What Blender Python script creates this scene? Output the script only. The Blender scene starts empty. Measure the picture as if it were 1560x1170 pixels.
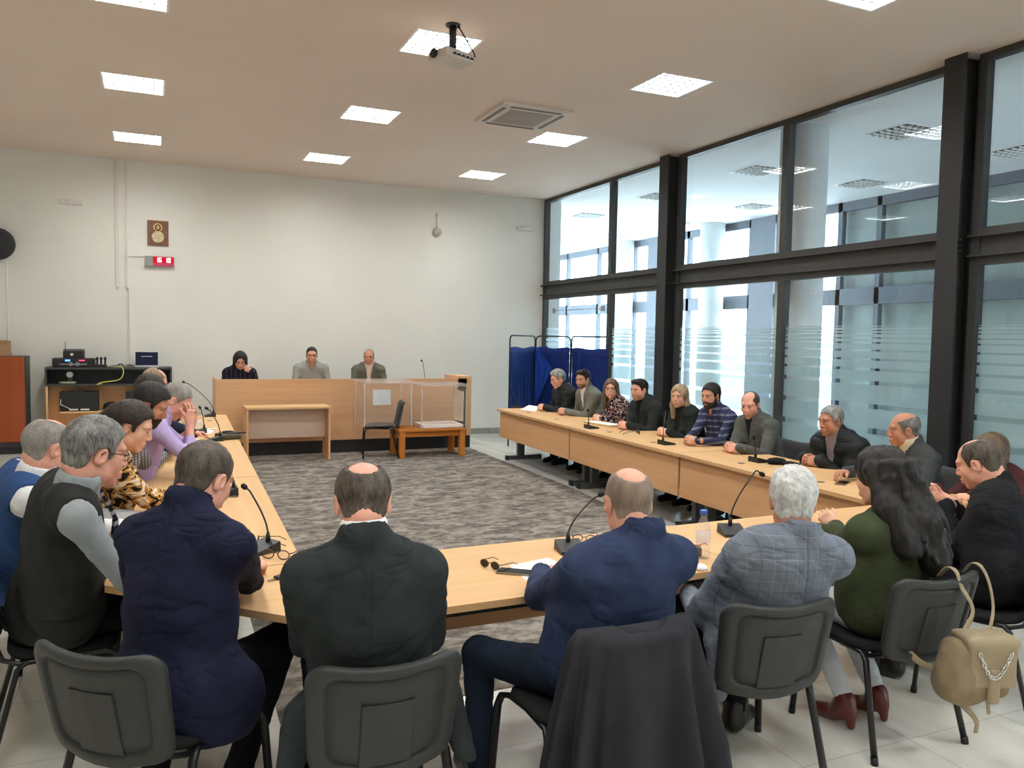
import bpy, bmesh, math, random
import numpy as np
from mathutils import Matrix, Vector
random.seed(7)
S = bpy.context.scene
COL = S.collection
PI = math.pi
R = math.radians

# ------------------------------------------------------------------ camera frame (solved from the room's own straight lines)
CAM_H = 1.72
FPX = 1224.8
YAW, PITCH, ROLL = 0.42045202, -0.05794408, 0.01802493
def _axes():
    cy, sy, cp, sp, cr, sr = math.cos(YAW), math.sin(YAW), math.cos(PITCH), math.sin(PITCH), math.cos(ROLL), math.sin(ROLL)
    f = np.array([sy*cp, cy*cp, sp]); r = np.array([cy, -sy, 0.0]); u = np.cross(r, f)
    return r*cr + u*sr, u*cr - r*sr, f
AX_R, AX_U, AX_F = _axes()
def ray(px, py):
    return AX_R*((px-780)/FPX) - AX_U*((py-585)/FPX) + AX_F
def at_z(px, py, z):
    d = ray(px, py); return np.array([0, 0, CAM_H]) + d*((z-CAM_H)/d[2])
def at_y(px, py, y):
    d = ray(px, py); return np.array([0, 0, CAM_H]) + d*(y/d[1])
def at_x(px, py, x):
    d = ray(px, py); return np.array([0, 0, CAM_H]) + d*(x/d[0])

# ------------------------------------------------------------------ materials
MATS = {}
def new_mat(name):
    m = bpy.data.materials.new(name); m.use_nodes = True
    nt = m.node_tree; nt.nodes.clear()
    out = nt.nodes.new('ShaderNodeOutputMaterial')
    return m, nt, out
def N(nt, t, **kw):
    n = nt.nodes.new(t)
    for k, v in kw.items():
        if k.startswith('i_'):
            n.inputs[k[2:].replace('_', ' ')].default_value = v
        else:
            setattr(n, k, v)
    return n
def L(nt, a, ao, b, bi):
    nt.links.new(a.outputs[ao], b.inputs[bi])
def c4(c):
    return (c[0], c[1], c[2], 1.0)
def srgb(r, g, b):
    f = lambda v: (v/255/12.92) if v/255 <= 0.04045 else ((v/255+0.055)/1.055)**2.4
    return (f(r), f(g), f(b))
def ramp(nt, stops, interp='LINEAR'):
    n = nt.nodes.new('ShaderNodeValToRGB'); cr = n.color_ramp; cr.interpolation = interp
    while len(cr.elements) < len(stops): cr.elements.new(0.5)
    for e, (p, c) in zip(cr.elements, stops):
        e.position = p; e.color = c4(c)
    return n
def coords(nt, scale=(1, 1, 1), rot=(0, 0, 0), kind='Object'):
    t = nt.nodes.new('ShaderNodeTexCoord'); m = nt.nodes.new('ShaderNodeMapping')
    m.inputs['Scale'].default_value = scale; m.inputs['Rotation'].default_value = rot
    L(nt, t, kind, m, 'Vector'); return m
def plain(name, col, rough=0.5, metal=0.0, spec=0.5, noise=0.06, nscale=8.0, bump=0.0, bscale=200.0, emis=None, estr=0.0):
    """principled surface with a little mottling of its own colour"""
    if name in MATS: return MATS[name]
    m, nt, out = new_mat(name)
    b = N(nt, 'ShaderNodeBsdfPrincipled', i_Roughness=rough, i_Metallic=metal)
    b.inputs['Specular IOR Level'].default_value = spec
    if noise > 0:
        mp = coords(nt); nz = N(nt, 'ShaderNodeTexNoise', i_Scale=nscale, i_Detail=3.0); L(nt, mp, 'Vector', nz, 'Vector')
        lo = tuple(c*(1-noise) for c in col); hi = tuple(min(1, c*(1+noise)) for c in col)
        rp = ramp(nt, [(0.3, lo), (0.7, hi)]); L(nt, nz, 'Fac', rp, 'Fac'); L(nt, rp, 'Color', b, 'Base Color')
    else:
        b.inputs['Base Color'].default_value = c4(col)
    if bump > 0:
        mp2 = coords(nt); n2 = N(nt, 'ShaderNodeTexNoise', i_Scale=bscale, i_Detail=2.0); L(nt, mp2, 'Vector', n2, 'Vector')
        bp = N(nt, 'ShaderNodeBump', i_Strength=bump, i_Distance=0.002); L(nt, n2, 'Fac', bp, 'Height'); L(nt, bp, 'Normal', b, 'Normal')
    if emis is not None:
        b.inputs['Emission Color'].default_value = c4(emis); b.inputs['Emission Strength'].default_value = estr
    L(nt, b, 'BSDF', out, 'Surface'); MATS[name] = m; return m
def wood(name, a, b_, axis=0, scale=1.0, rough=0.42):
    """fine straight grain stretched along one axis"""
    if name in MATS: return MATS[name]
    m, nt, out = new_mat(name)
    b = N(nt, 'ShaderNodeBsdfPrincipled', i_Roughness=rough)
    b.inputs['Specular IOR Level'].default_value = 0.22
    sc = [38*scale]*3; sc[axis] = 1.6*scale
    mp = coords(nt, sc); nz = N(nt, 'ShaderNodeTexNoise', i_Scale=1.0, i_Detail=5.0, i_Roughness=0.6); L(nt, mp, 'Vector', nz, 'Vector')
    sc2 = [5*scale]*3; sc2[axis] = 0.5*scale
    mp2 = coords(nt, sc2); nz2 = N(nt, 'ShaderNodeTexNoise', i_Scale=1.0, i_Detail=3.0); L(nt, mp2, 'Vector', nz2, 'Vector')
    mx = N(nt, 'ShaderNodeMath', operation='ADD'); L(nt, nz, 'Fac', mx, 0); L(nt, nz2, 'Fac', mx, 1)
    hv = N(nt, 'ShaderNodeMath', operation='MULTIPLY'); hv.inputs[1].default_value = 0.5; L(nt, mx, 'Value', hv, 0)
    rp = ramp(nt, [(0.36, a), (0.64, b_)]); L(nt, hv, 'Value', rp, 'Fac'); L(nt, rp, 'Color', b, 'Base Color')
    L(nt, b, 'BSDF', out, 'Surface'); MATS[name] = m; return m
def fabric(name, col, rough=0.9, var=0.18, weave=900.0, sheen=0.0, bump=0.25):
    """cloth: mottled colour and a fine weave in the normal"""
    if name in MATS: return MATS[name]
    m, nt, out = new_mat(name)
    b = N(nt, 'ShaderNodeBsdfPrincipled', i_Roughness=rough); b.inputs['Specular IOR Level'].default_value = 0.15
    b.inputs['Sheen Weight'].default_value = sheen
    mp = coords(nt); nz = N(nt, 'ShaderNodeTexNoise', i_Scale=14.0, i_Detail=4.0); L(nt, mp, 'Vector', nz, 'Vector')
    rp = ramp(nt, [(0.3, tuple(c*(1-var) for c in col)), (0.7, tuple(c*(1+var) for c in col))]); L(nt, nz, 'Fac', rp, 'Fac')
    L(nt, rp, 'Color', b, 'Base Color')
    n2 = N(nt, 'ShaderNodeTexNoise', i_Scale=weave, i_Detail=1.0); L(nt, mp, 'Vector', n2, 'Vector')
    n3 = N(nt, 'ShaderNodeTexNoise', i_Scale=26.0, i_Detail=2.0); L(nt, mp, 'Vector', n3, 'Vector')
    ad = N(nt, 'ShaderNodeMath', operation='MULTIPLY_ADD'); ad.inputs[1].default_value = 0.25; L(nt, n2, 'Fac', ad, 0); L(nt, n3, 'Fac', ad, 2)
    bp = N(nt, 'ShaderNodeBump', i_Strength=bump, i_Distance=0.006); L(nt, ad, 'Value', bp, 'Height'); L(nt, bp, 'Normal', b, 'Normal')
    L(nt, b, 'BSDF', out, 'Surface'); MATS[name] = m; return m
def _stripe(nt, src, chan, freq, width, off=0.0):
    sx = N(nt, 'ShaderNodeSeparateXYZ'); L(nt, src, 'Vector', sx, 0)
    mu = N(nt, 'ShaderNodeMath', operation='MULTIPLY_ADD'); mu.inputs[1].default_value = freq; mu.inputs[2].default_value = off; L(nt, sx, chan, mu, 0)
    fr = N(nt, 'ShaderNodeMath', operation='FRACT'); L(nt, mu, 'Value', fr, 0)
    lt = N(nt, 'ShaderNodeMath', operation='LESS_THAN'); lt.inputs[1].default_value = width; L(nt, fr, 'Value', lt, 0)
    return lt
def pattern(name, base, layers, rough=0.9, warp=0.0, rot=(0, 0, 0)):
    """woven checks and stripes: layers of (axis, lines per metre, width, colour, opacity)"""
    if name in MATS: return MATS[name]
    m, nt, out = new_mat(name)
    b = N(nt, 'ShaderNodeBsdfPrincipled', i_Roughness=rough); b.inputs['Specular IOR Level'].default_value = 0.15
    mp = coords(nt, rot=rot)
    nz = N(nt, 'ShaderNodeTexNoise', i_Scale=18.0, i_Detail=3.0); L(nt, mp, 'Vector', nz, 'Vector')
    src = mp
    if warp:
        w = N(nt, 'ShaderNodeMixRGB', blend_type='ADD', i_Fac=warp); L(nt, mp, 'Vector', w, 'Color1'); L(nt, nz, 'Color', w, 'Color2')
        src = N(nt, 'ShaderNodeVectorMath', operation='ADD'); L(nt, w, 'Color', src, 0)
    rp = ramp(nt, [(0.3, tuple(c*0.85 for c in base)), (0.7, tuple(c*1.15 for c in base))]); L(nt, nz, 'Fac', rp, 'Fac')
    cur, co = rp, 'Color'
    for ax, fq, wd, cl, op in layers:
        st = _stripe(nt, src, ax, fq, wd)
        f = N(nt, 'ShaderNodeMath', operation='MULTIPLY'); f.inputs[1].default_value = op; L(nt, st, 'Value', f, 0)
        mx = N(nt, 'ShaderNodeMixRGB'); L(nt, f, 'Value', mx, 'Fac'); L(nt, cur, co, mx, 'Color1'); mx.inputs['Color2'].default_value = c4(cl)
        cur, co = mx, 'Color'
    L(nt, cur, co, b, 'Base Color')
    n3 = N(nt, 'ShaderNodeTexNoise', i_Scale=26.0, i_Detail=2.0); L(nt, mp, 'Vector', n3, 'Vector')
    bp = N(nt, 'ShaderNodeBump', i_Strength=0.25, i_Distance=0.006); L(nt, n3, 'Fac', bp, 'Height'); L(nt, bp, 'Normal', b, 'Normal')
    L(nt, b, 'BSDF', out, 'Surface'); MATS[name] = m; return m
def blotch(name, stops, scale=(16, 16, 16), distort=2.0, rough=0.8, interp='CONSTANT', detail=1.0):
    """printed cloth: hard-edged blotches of several colours"""
    if name in MATS: return MATS[name]
    m, nt, out = new_mat(name)
    b = N(nt, 'ShaderNodeBsdfPrincipled', i_Roughness=rough); b.inputs['Specular IOR Level'].default_value = 0.2
    mp = coords(nt, scale); nz = N(nt, 'ShaderNodeTexNoise', i_Scale=1.0, i_Detail=detail, i_Distortion=distort); L(nt, mp, 'Vector', nz, 'Vector')
    rp = ramp(nt, stops, interp); L(nt, nz, 'Fac', rp, 'Fac'); L(nt, rp, 'Color', b, 'Base Color')
    L(nt, b, 'BSDF', out, 'Surface'); MATS[name] = m; return m
def hair_mat(name, a, b_, scale=1.0, rough=0.55):
    if name in MATS: return MATS[name]
    m, nt, out = new_mat(name)
    b = N(nt, 'ShaderNodeBsdfPrincipled', i_Roughness=rough); b.inputs['Specular IOR Level'].default_value = 0.35
    mp = coords(nt, (260*scale, 260*scale, 28*scale)); nz = N(nt, 'ShaderNodeTexNoise', i_Scale=1.0, i_Detail=3.0, i_Distortion=0.6); L(nt, mp, 'Vector', nz, 'Vector')
    mp2 = coords(nt, (30, 30, 14)); n2 = N(nt, 'ShaderNodeTexNoise', i_Scale=1.0, i_Detail=2.0); L(nt, mp2, 'Vector', n2, 'Vector')
    av = N(nt, 'ShaderNodeMath', operation='ADD'); L(nt, nz, 'Fac', av, 0); L(nt, n2, 'Fac', av, 1)
    hv = N(nt, 'ShaderNodeMath', operation='MULTIPLY'); hv.inputs[1].default_value = 0.5; L(nt, av, 'Value', hv, 0)
    rp = ramp(nt, [(0.36, a), (0.64, b_)]); L(nt, hv, 'Value', rp, 'Fac'); L(nt, rp, 'Color', b, 'Base Color')
    bp = N(nt, 'ShaderNodeBump', i_Strength=0.55, i_Distance=0.004); L(nt, nz, 'Fac', bp, 'Height'); L(nt, bp, 'Normal', b, 'Normal')
    L(nt, b, 'BSDF', out, 'Surface'); MATS[name] = m; return m
def skin_mat(name, col):
    """skin whose lips, brows and shaven areas come from the mesh's own tint attribute"""
    if name in MATS: return MATS[name]
    m, nt, out = new_mat(name)
    b = N(nt, 'ShaderNodeBsdfPrincipled', i_Roughness=0.5); b.inputs['Specular IOR Level'].default_value = 0.35
    at = N(nt, 'ShaderNodeAttribute', attribute_name='tint')
    mp = coords(nt); nz = N(nt, 'ShaderNodeTexNoise', i_Scale=40.0, i_Detail=4.0); L(nt, mp, 'Vector', nz, 'Vector')
    rp = ramp(nt, [(0.3, (0.9, 0.86, 0.84)), (0.7, (1.06, 1.0, 0.98))]); L(nt, nz, 'Fac', rp, 'Fac')
    mx = N(nt, 'ShaderNodeMixRGB', blend_type='MULTIPLY', i_Fac=1.0); L(nt, at, 'Color', mx, 'Color1'); L(nt, rp, 'Color', mx, 'Color2')
    L(nt, mx, 'Color', b, 'Base Color')
    b.inputs['Subsurface Weight'].default_value = 0.0
    L(nt, b, 'BSDF', out, 'Surface'); MATS[name] = m; return m
def thin_fresnel(nt, ior):
    """same reflection from either side of a thin sheet"""
    g = N(nt, 'ShaderNodeNewGeometry'); m = N(nt, 'ShaderNodeMath', operation='MULTIPLY_ADD')
    m.inputs[1].default_value = 1/ior-ior; m.inputs[2].default_value = ior; L(nt, g, 'Backfacing', m, 0)
    fr = N(nt, 'ShaderNodeFresnel'); L(nt, m, 'Value', fr, 'IOR'); return fr
def glass_mat(name, tint=(1, 1, 1), refl=1.0, rough=0.0):
    """thin clear sheet: see-through with a Fresnel reflection"""
    if name in MATS: return MATS[name]
    m, nt, out = new_mat(name)
    tr = N(nt, 'ShaderNodeBsdfTransparent'); tr.inputs['Color'].default_value = c4(tint)
    gl = N(nt, 'ShaderNodeBsdfGlossy', i_Roughness=rough)
    fr = thin_fresnel(nt, 1.5)
    mu = N(nt, 'ShaderNodeMath', operation='MULTIPLY'); mu.inputs[1].default_value = refl; L(nt, fr, 'Fac', mu, 0)
    mx = N(nt, 'ShaderNodeMixShader'); L(nt, mu, 'Value', mx, 'Fac'); L(nt, tr, 'BSDF', mx, 1); L(nt, gl, 'BSDF', mx, 2)
    L(nt, mx, 'Shader', out, 'Surface'); MATS[name] = m; return m
def film_mat(name):
    """frosted adhesive film: scatters most of the light that passes"""
    if name in MATS: return MATS[name]
    m, nt, out = new_mat(name)
    tl = N(nt, 'ShaderNodeBsdfTranslucent'); tl.inputs['Color'].default_value = (0.80, 0.88, 0.90, 1)
    df = N(nt, 'ShaderNodeBsdfDiffuse'); df.inputs['Color'].default_value = (0.62, 0.72, 0.72, 1)
    tr = N(nt, 'ShaderNodeBsdfTransparent'); tr.inputs['Color'].default_value = (0.86, 0.93, 0.93, 1)
    a = N(nt, 'ShaderNodeMixShader', i_Fac=0.45); L(nt, tl, 'BSDF', a, 1); L(nt, df, 'BSDF', a, 2)
    c = N(nt, 'ShaderNodeMixShader', i_Fac=0.45); L(nt, a, 'Shader', c, 1); L(nt, tr, 'BSDF', c, 2)
    L(nt, c, 'Shader', out, 'Surface'); MATS[name] = m; return m
def haze_mat(name, amt, col=(.85, .85, .84), refl=.6):
    """clear plastic that catches a little light of its own"""
    if name in MATS: return MATS[name]
    m, nt, out = new_mat(name)
    tr = N(nt, 'ShaderNodeBsdfTransparent'); df = N(nt, 'ShaderNodeBsdfDiffuse'); df.inputs['Color'].default_value = c4(col)
    a = N(nt, 'ShaderNodeMixShader', i_Fac=amt); L(nt, tr, 'BSDF', a, 1); L(nt, df, 'BSDF', a, 2)
    gl = N(nt, 'ShaderNodeBsdfGlossy', i_Roughness=.1); fr = thin_fresnel(nt, 1.4)
    mu = N(nt, 'ShaderNodeMath', operation='MULTIPLY'); mu.inputs[1].default_value = refl; L(nt, fr, 'Fac', mu, 0)
    mx = N(nt, 'ShaderNodeMixShader'); L(nt, mu, 'Value', mx, 'Fac'); L(nt, a, 'Shader', mx, 1); L(nt, gl, 'BSDF', mx, 2)
    L(nt, mx, 'Shader', out, 'Surface'); MATS[name] = m; return m
def emit(name, col, st):
    if name in MATS: return MATS[name]
    m, nt, out = new_mat(name)
    e = N(nt, 'ShaderNodeEmission', i_Strength=st); e.inputs['Color'].default_value = c4(col)
    L(nt, e, 'Emission', out, 'Surface'); MATS[name] = m; return m

# ------------------------------------------------------------------ objects
def tag(o, label=None, cat=None, group=None, kind=None):
    if label: o['label'] = label
    if cat: o['category'] = cat
    if group: o['group'] = group
    if kind: o['kind'] = kind
    return o
def empty(name, loc, label=None, cat=None, group=None, rz=0.0):
    o = bpy.data.objects.new(name, None); o.empty_display_size = 0.1; COL.objects.link(o)
    o.location = tuple(float(v) for v in loc); o.rotation_euler = (0, 0, rz)
    return tag(o, label, cat, group)
def link(name, me, mat=None, parent=None, loc=None, smooth=False):
    o = bpy.data.objects.new(name, me); COL.objects.link(o)
    if mat is not None and not me.materials:
        for mm in (mat if isinstance(mat, (list, tuple)) else [mat]): me.materials.append(mm)
    if parent is not None: o.parent = parent
    if loc is not None: o.location = tuple(float(v) for v in loc)
    if smooth:
        me.polygons.foreach_set('use_smooth', np.ones(len(me.polygons), dtype=bool))
    return o
def copy_tree(o, parent=None):
    c = o.copy(); COL.objects.link(c)
    if parent is not None: c.parent = parent
    for ch in list(o.children): copy_tree(ch, c)
    return c
class MB:
    """collects shapes into one mesh"""
    def __init__(self): self.bm = bmesh.new()
    def box(self, lo, hi, bev=0.0, M=None, mi=0):
        x0, y0, z0 = lo; x1, y1, z1 = hi
        vs = [self.bm.verts.new(p) for p in ((x0,y0,z0),(x1,y0,z0),(x1,y1,z0),(x0,y1,z0),(x0,y0,z1),(x1,y0,z1),(x1,y1,z1),(x0,y1,z1))]
        fs = [self.bm.faces.new([vs[i] for i in q]) for q in ((3,2,1,0),(4,5,6,7),(0,1,5,4),(1,2,6,5),(2,3,7,6),(3,0,4,7))]
        for f in fs: f.material_index = mi
        new = vs
        if bev > 0:
            es = list({e for f in fs for e in f.edges})
            r = bmesh.ops.bevel(self.bm, geom=es, offset=bev, segments=2, affect='EDGES', profile=0.6)
            new = list({v for f in r['faces'] for v in f.verts} | {v for v in vs if v.is_valid})
            for f in r['faces']: f.material_index = mi
        if M is not None: bmesh.ops.transform(self.bm, matrix=M, verts=[v for v in new if v.is_valid])
        return self
    def prism(self, pts, z0, z1, M=None, mi=0):
        """polygon in plan, extruded in z"""
        n = len(pts)
        a = [self.bm.verts.new((p[0], p[1], z0)) for p in pts]; b = [self.bm.verts.new((p[0], p[1], z1)) for p in pts]
        fs = [self.bm.faces.new(a[::-1]), self.bm.faces.new(b)]
        for i in range(n): fs.append(self.bm.faces.new((a[i], a[(i+1) % n], b[(i+1) % n], b[i])))
        for f in fs: f.material_index = mi
        if M is not None: bmesh.ops.transform(self.bm, matrix=M, verts=a+b)
        return self
    def tube(self, pts, r, n=10, M=None, closed=False, flat=1.0, cap=True, mi=0, up=None):
        """swept round (or flattened) tube through points; r a number or one per point"""
        P = [Vector(tuple(float(q) for q in p)) for p in pts]; m = len(P)
        rs = r if isinstance(r, (list, tuple)) else [r]*m
        rings = []; prev = None
        for i in range(m):
            t = (P[(i+1) % m]-P[i-1]) if closed else (P[min(i+1, m-1)]-P[max(i-1, 0)])
            t = t.normalized() if t.length > 1e-9 else Vector((0, 0, 1))
            if prev is None:
                ref = Vector(up) if up is not None else (Vector((0, 0, 1)) if abs(t.z) < 0.9 else Vector((1, 0, 0)))
                u = t.cross(ref).normalized()
            else:
                u = prev - t*prev.dot(t)
                u = u.normalized() if u.length > 1e-6 else t.orthogonal().normalized()
            prev = u; v = t.cross(u)
            rings.append([self.bm.verts.new(P[i] + (u*math.cos(2*PI*k/n) + v*math.sin(2*PI*k/n)*flat)*rs[i]) for k in range(n)])
        fs = []
        for i in range(m if closed else m-1):
            A, B = rings[i], rings[(i+1) % m]
            for k in range(n): fs.append(self.bm.faces.new((A[k], A[(k+1) % n], B[(k+1) % n], B[k])))
        if cap and not closed:
            fs.append(self.bm.faces.new(rings[0][::-1])); fs.append(self.bm.faces.new(rings[-1]))
        for f in fs: f.smooth = True; f.material_index = mi
        if M is not None: bmesh.ops.transform(self.bm, matrix=M, verts=[v for q in rings for v in q])
        return self
    def lathe(self, prof, n=24, M=None, mi=0, smooth=True):
        """profile of (radius, z) turned about z"""
        rings = [[self.bm.verts.new((max(r, 1e-4)*math.cos(2*PI*k/n), max(r, 1e-4)*math.sin(2*PI*k/n), z)) for k in range(n)] for r, z in prof]
        fs = []
        for A, B in zip(rings, rings[1:]):
            for k in range(n): fs.append(self.bm.faces.new((A[k], A[(k+1) % n], B[(k+1) % n], B[k])))
        fs.append(self.bm.faces.new(rings[0][::-1])); fs.append(self.bm.faces.new(rings[-1]))
        for f in fs[:-2]: f.smooth = smooth
        for f in fs: f.material_index = mi
        if M is not None: bmesh.ops.transform(self.bm, matrix=M, verts=[v for q in rings for v in q])
        return self
    def loft(self, rings, closed_ring=True, cap=True, smooth=True, mi=0):
        Rv = [[self.bm.verts.new(tuple(float(c) for c in p)) for p in ring] for ring in rings]
        fs = []
        for A, B in zip(Rv, Rv[1:]):
            n = len(A)
            for k in range(n if closed_ring else n-1): fs.append(self.bm.faces.new((A[k], A[(k+1) % n], B[(k+1) % n], B[k])))
        for f in fs: f.smooth = smooth
        if cap and closed_ring:
            fs.append(self.bm.faces.new(Rv[0][::-1])); fs.append(self.bm.faces.new(Rv[-1]))
        for f in fs: f.material_index = mi
        return self
    def build(self, name, mat=None, parent=None, loc=None, rz=None):
        bmesh.ops.recalc_face_normals(self.bm, faces=self.bm.faces)
        me = bpy.data.meshes.new(name); self.bm.to_mesh(me); self.bm.free()
        o = link(name, me, mat, parent, loc)
        if rz is not None: o.rotation_euler = (0, 0, rz)
        return o
def T(x=0, y=0, z=0, rz=0.0, rx=0.0, ry=0.0, s=1.0):
    return Matrix.Translation((x, y, z)) @ Matrix.Rotation(rz, 4, 'Z') @ Matrix.Rotation(rx, 4, 'X') @ Matrix.Rotation(ry, 4, 'Y') @ Matrix.Scale(s, 4)

# ------------------------------------------------------------------ soft bodies: signed distance shapes meshed with surface nets
def _v(p): return np.asarray(p, dtype=np.float64)
def unit(v):
    v = _v(v); n = np.linalg.norm(v); return v/n if n > 1e-9 else v
class Cap:
    """tapered capsule"""
    def __init__(s, a, b, ra, rb=None, k=0.02, cut=False, squash=None):
        s.a, s.b, s.ra, s.rb, s.k, s.cut = _v(a), _v(b), ra, rb if rb is not None else ra, k, cut
    def box(s):
        r = max(s.ra, s.rb); return np.minimum(s.a, s.b)-r, np.maximum(s.a, s.b)+r
    def d(s, X, Y, Z):
        ab = s.b-s.a; l2 = float(ab@ab)+1e-12
        t = ((X-s.a[0])*ab[0] + (Y-s.a[1])*ab[1] + (Z-s.a[2])*ab[2])/l2
        t = np.clip(t, 0, 1)
        return np.sqrt((X-s.a[0]-t*ab[0])**2 + (Y-s.a[1]-t*ab[1])**2 + (Z-s.a[2]-t*ab[2])**2) - (s.ra + (s.rb-s.ra)*t)
class Ell:
    """ellipsoid, axes given as columns of M"""
    def __init__(s, c, r, M=None, k=0.02, cut=False):
        s.c, s.r, s.k, s.cut = _v(c), _v(r), k, cut
        s.M = np.eye(3) if M is None else np.asarray(M, dtype=np.float64)
    def box(s):
        e = np.sqrt(((s.M*s.r)**2).sum(1)); return s.c-e, s.c+e
    def d(s, X, Y, Z):
        dx, dy, dz = X-s.c[0], Y-s.c[1], Z-s.c[2]
        q = [(s.M[0, i]*dx + s.M[1, i]*dy + s.M[2, i]*dz) for i in range(3)]
        k0 = np.sqrt(sum((q[i]/s.r[i])**2 for i in range(3)))
        k1 = np.sqrt(sum((q[i]/s.r[i]**2)**2 for i in range(3)))
        return k0*(k0-1.0)/np.maximum(k1, 1e-9)
class Rbox:
    """rounded box"""
    def __init__(s, c, h, rad, M=None, k=0.02, cut=False):
        s.c, s.h, s.rad, s.k, s.cut = _v(c), _v(h), rad, k, cut
        s.M = np.eye(3) if M is None else np.asarray(M, dtype=np.float64)
    def box(s):
        e = (np.abs(s.M)*s.h).sum(1); return s.c-e, s.c+e
    def d(s, X, Y, Z):
        dx, dy, dz = X-s.c[0], Y-s.c[1], Z-s.c[2]
        q = [np.abs(s.M[0, i]*dx + s.M[1, i]*dy + s.M[2, i]*dz)-(s.h[i]-s.rad) for i in range(3)]
        o = np.sqrt(sum(np.maximum(v, 0)**2 for v in q)); return o + np.minimum(np.maximum(np.maximum(q[0], q[1]), q[2]), 0) - s.rad
class Fun:
    """free function clipped into the field: cut=True removes where f<0, keep=True keeps only where f<0"""
    def __init__(s, f, lo, hi, k=0.006, cut=False, keep=False):
        s.f, s.lo, s.hi, s.k, s.cut, s.keep = f, _v(lo), _v(hi), k, cut, keep
    def box(s): return s.lo, s.hi
    def d(s, X, Y, Z): return s.f(X, Y, Z)
def smin(a, b, k):
    h = np.clip(0.5 + 0.5*(b-a)/k, 0, 1)
    return b + (a-b)*h - k*h*(1-h)
def axis(lo, hi, step, fine=()):
    """grid lines from lo to hi, closer together inside the fine bands"""
    out = [lo]
    while out[-1] < hi:
        x = out[-1]; st = step
        for a, b, fs in fine:
            if a-step < x < b: st = min(st, fs if x >= a-1e-6 else max(fs, min(step, a-x if a-x > fs else fs)))
        out.append(x+st)
    return np.array(out)
def field(prims, ax):
    F = np.full((len(ax[0]), len(ax[1]), len(ax[2])), 0.25, dtype=np.float32)
    for p in prims:
        keep = getattr(p, 'keep', False)
        lo, hi = p.box(); mg = 0.03 + p.k
        sl = []
        for i in range(3):
            a = 0 if keep else max(0, int(np.searchsorted(ax[i], lo[i]-mg))-1); b = len(ax[i]) if keep else min(len(ax[i]), int(np.searchsorted(ax[i], hi[i]+mg))+1)
            sl.append(slice(a, b))
        if any(s.stop-s.start < 1 for s in sl): continue
        X = ax[0][sl[0]][:, None, None]; Y = ax[1][sl[1]][None, :, None]; Z = ax[2][sl[2]][None, None, :]
        d = p.d(X, Y, Z).astype(np.float32)
        sub = F[tuple(sl)]
        if keep: F[tuple(sl)] = -smin(-sub, -d, p.k)
        elif p.cut: F[tuple(sl)] = -smin(-sub, d, p.k)
        else: F[tuple(sl)] = smin(sub, d, p.k)
    return F
_CORN = [(i, j, k) for i in (0, 1) for j in (0, 1) for k in (0, 1)]
def nets(F, ax):
    """surface nets on a rectilinear grid -> vertices, quads"""
    neg = F < 0
    nx, ny, nz = F.shape
    cnt = np.zeros((nx-1, ny-1, nz-1), dtype=np.int8)
    for i, j, k in _CORN: cnt += neg[i:nx-1+i, j:ny-1+j, k:nz-1+k]
    act = (cnt > 0) & (cnt < 8)
    I = np.argwhere(act)
    if len(I) == 0: return np.zeros((0, 3)), np.zeros((0, 4), dtype=np.int32)
    idx = np.full(act.shape, -1, dtype=np.int32); idx[act] = np.arange(len(I), dtype=np.int32)
    vals = {c: F[I[:, 0]+c[0], I[:, 1]+c[1], I[:, 2]+c[2]].astype(np.float64) for c in _CORN}
    pos = {c: np.stack([ax[0][I[:, 0]+c[0]], ax[1][I[:, 1]+c[1]], ax[2][I[:, 2]+c[2]]], 1) for c in _CORN}
    acc = np.zeros((len(I), 3)); w = np.zeros(len(I))
    for a in _CORN:
        for d in range(3):
            if a[d] == 0:
                b = list(a); b[d] = 1; b = tuple(b)
                va, vb = vals[a], vals[b]; m = (va < 0) != (vb < 0)
                t = np.where(m, va/np.where(np.abs(va-vb) < 1e-12, 1, va-vb), 0)
                p = pos[a] + (pos[b]-pos[a])*t[:, None]
                acc += p*m[:, None]; w += m
    V = acc/w[:, None]
    quads = []
    for d in range(3):
        e, f = [(1, 2), (2, 0), (0, 1)][d]
        s0 = [slice(None)]*3; s1 = [slice(None)]*3; s0[d] = slice(0, -1); s1[d] = slice(1, None)
        for q in (e, f): s0[q] = slice(1, -1); s1[q] = slice(1, -1)
        A, B = neg[tuple(s0)], neg[tuple(s1)]
        E = np.argwhere(A != B)
        if len(E) == 0: continue
        flip = A[E[:, 0], E[:, 1], E[:, 2]]
        base = E.copy(); base[:, e] += 1; base[:, f] += 1
        def cell(de, df):
            c = base.copy(); c[:, e] -= de; c[:, f] -= df
            return idx[c[:, 0], c[:, 1], c[:, 2]]
        Q = np.stack([cell(1, 1), cell(0, 1), cell(0, 0), cell(1, 0)], 1)
        Q[~flip] = Q[~flip][:, ::-1]
        quads.append(Q)
    return V, np.concatenate(quads)
def vnormals(V, Q):
    n = np.cross(V[Q[:, 2]]-V[Q[:, 0]], V[Q[:, 3]]-V[Q[:, 1]])
    out = np.zeros_like(V)
    for i in range(4): np.add.at(out, Q[:, i], n)
    return out/np.maximum(np.linalg.norm(out, axis=1), 1e-12)[:, None]
def relax(V, Q, it=2, f=0.5):
    for _ in range(it):
        s = np.zeros_like(V); c = np.zeros(len(V))
        for i in range(4):
            a, b = Q[:, i], Q[:, (i+1) % 4]
            np.add.at(s, a, V[b]); np.add.at(s, b, V[a]); np.add.at(c, a, 1); np.add.at(c, b, 1)
        V = V + f*(s/np.maximum(c, 1)[:, None]-V)
    return V
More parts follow.
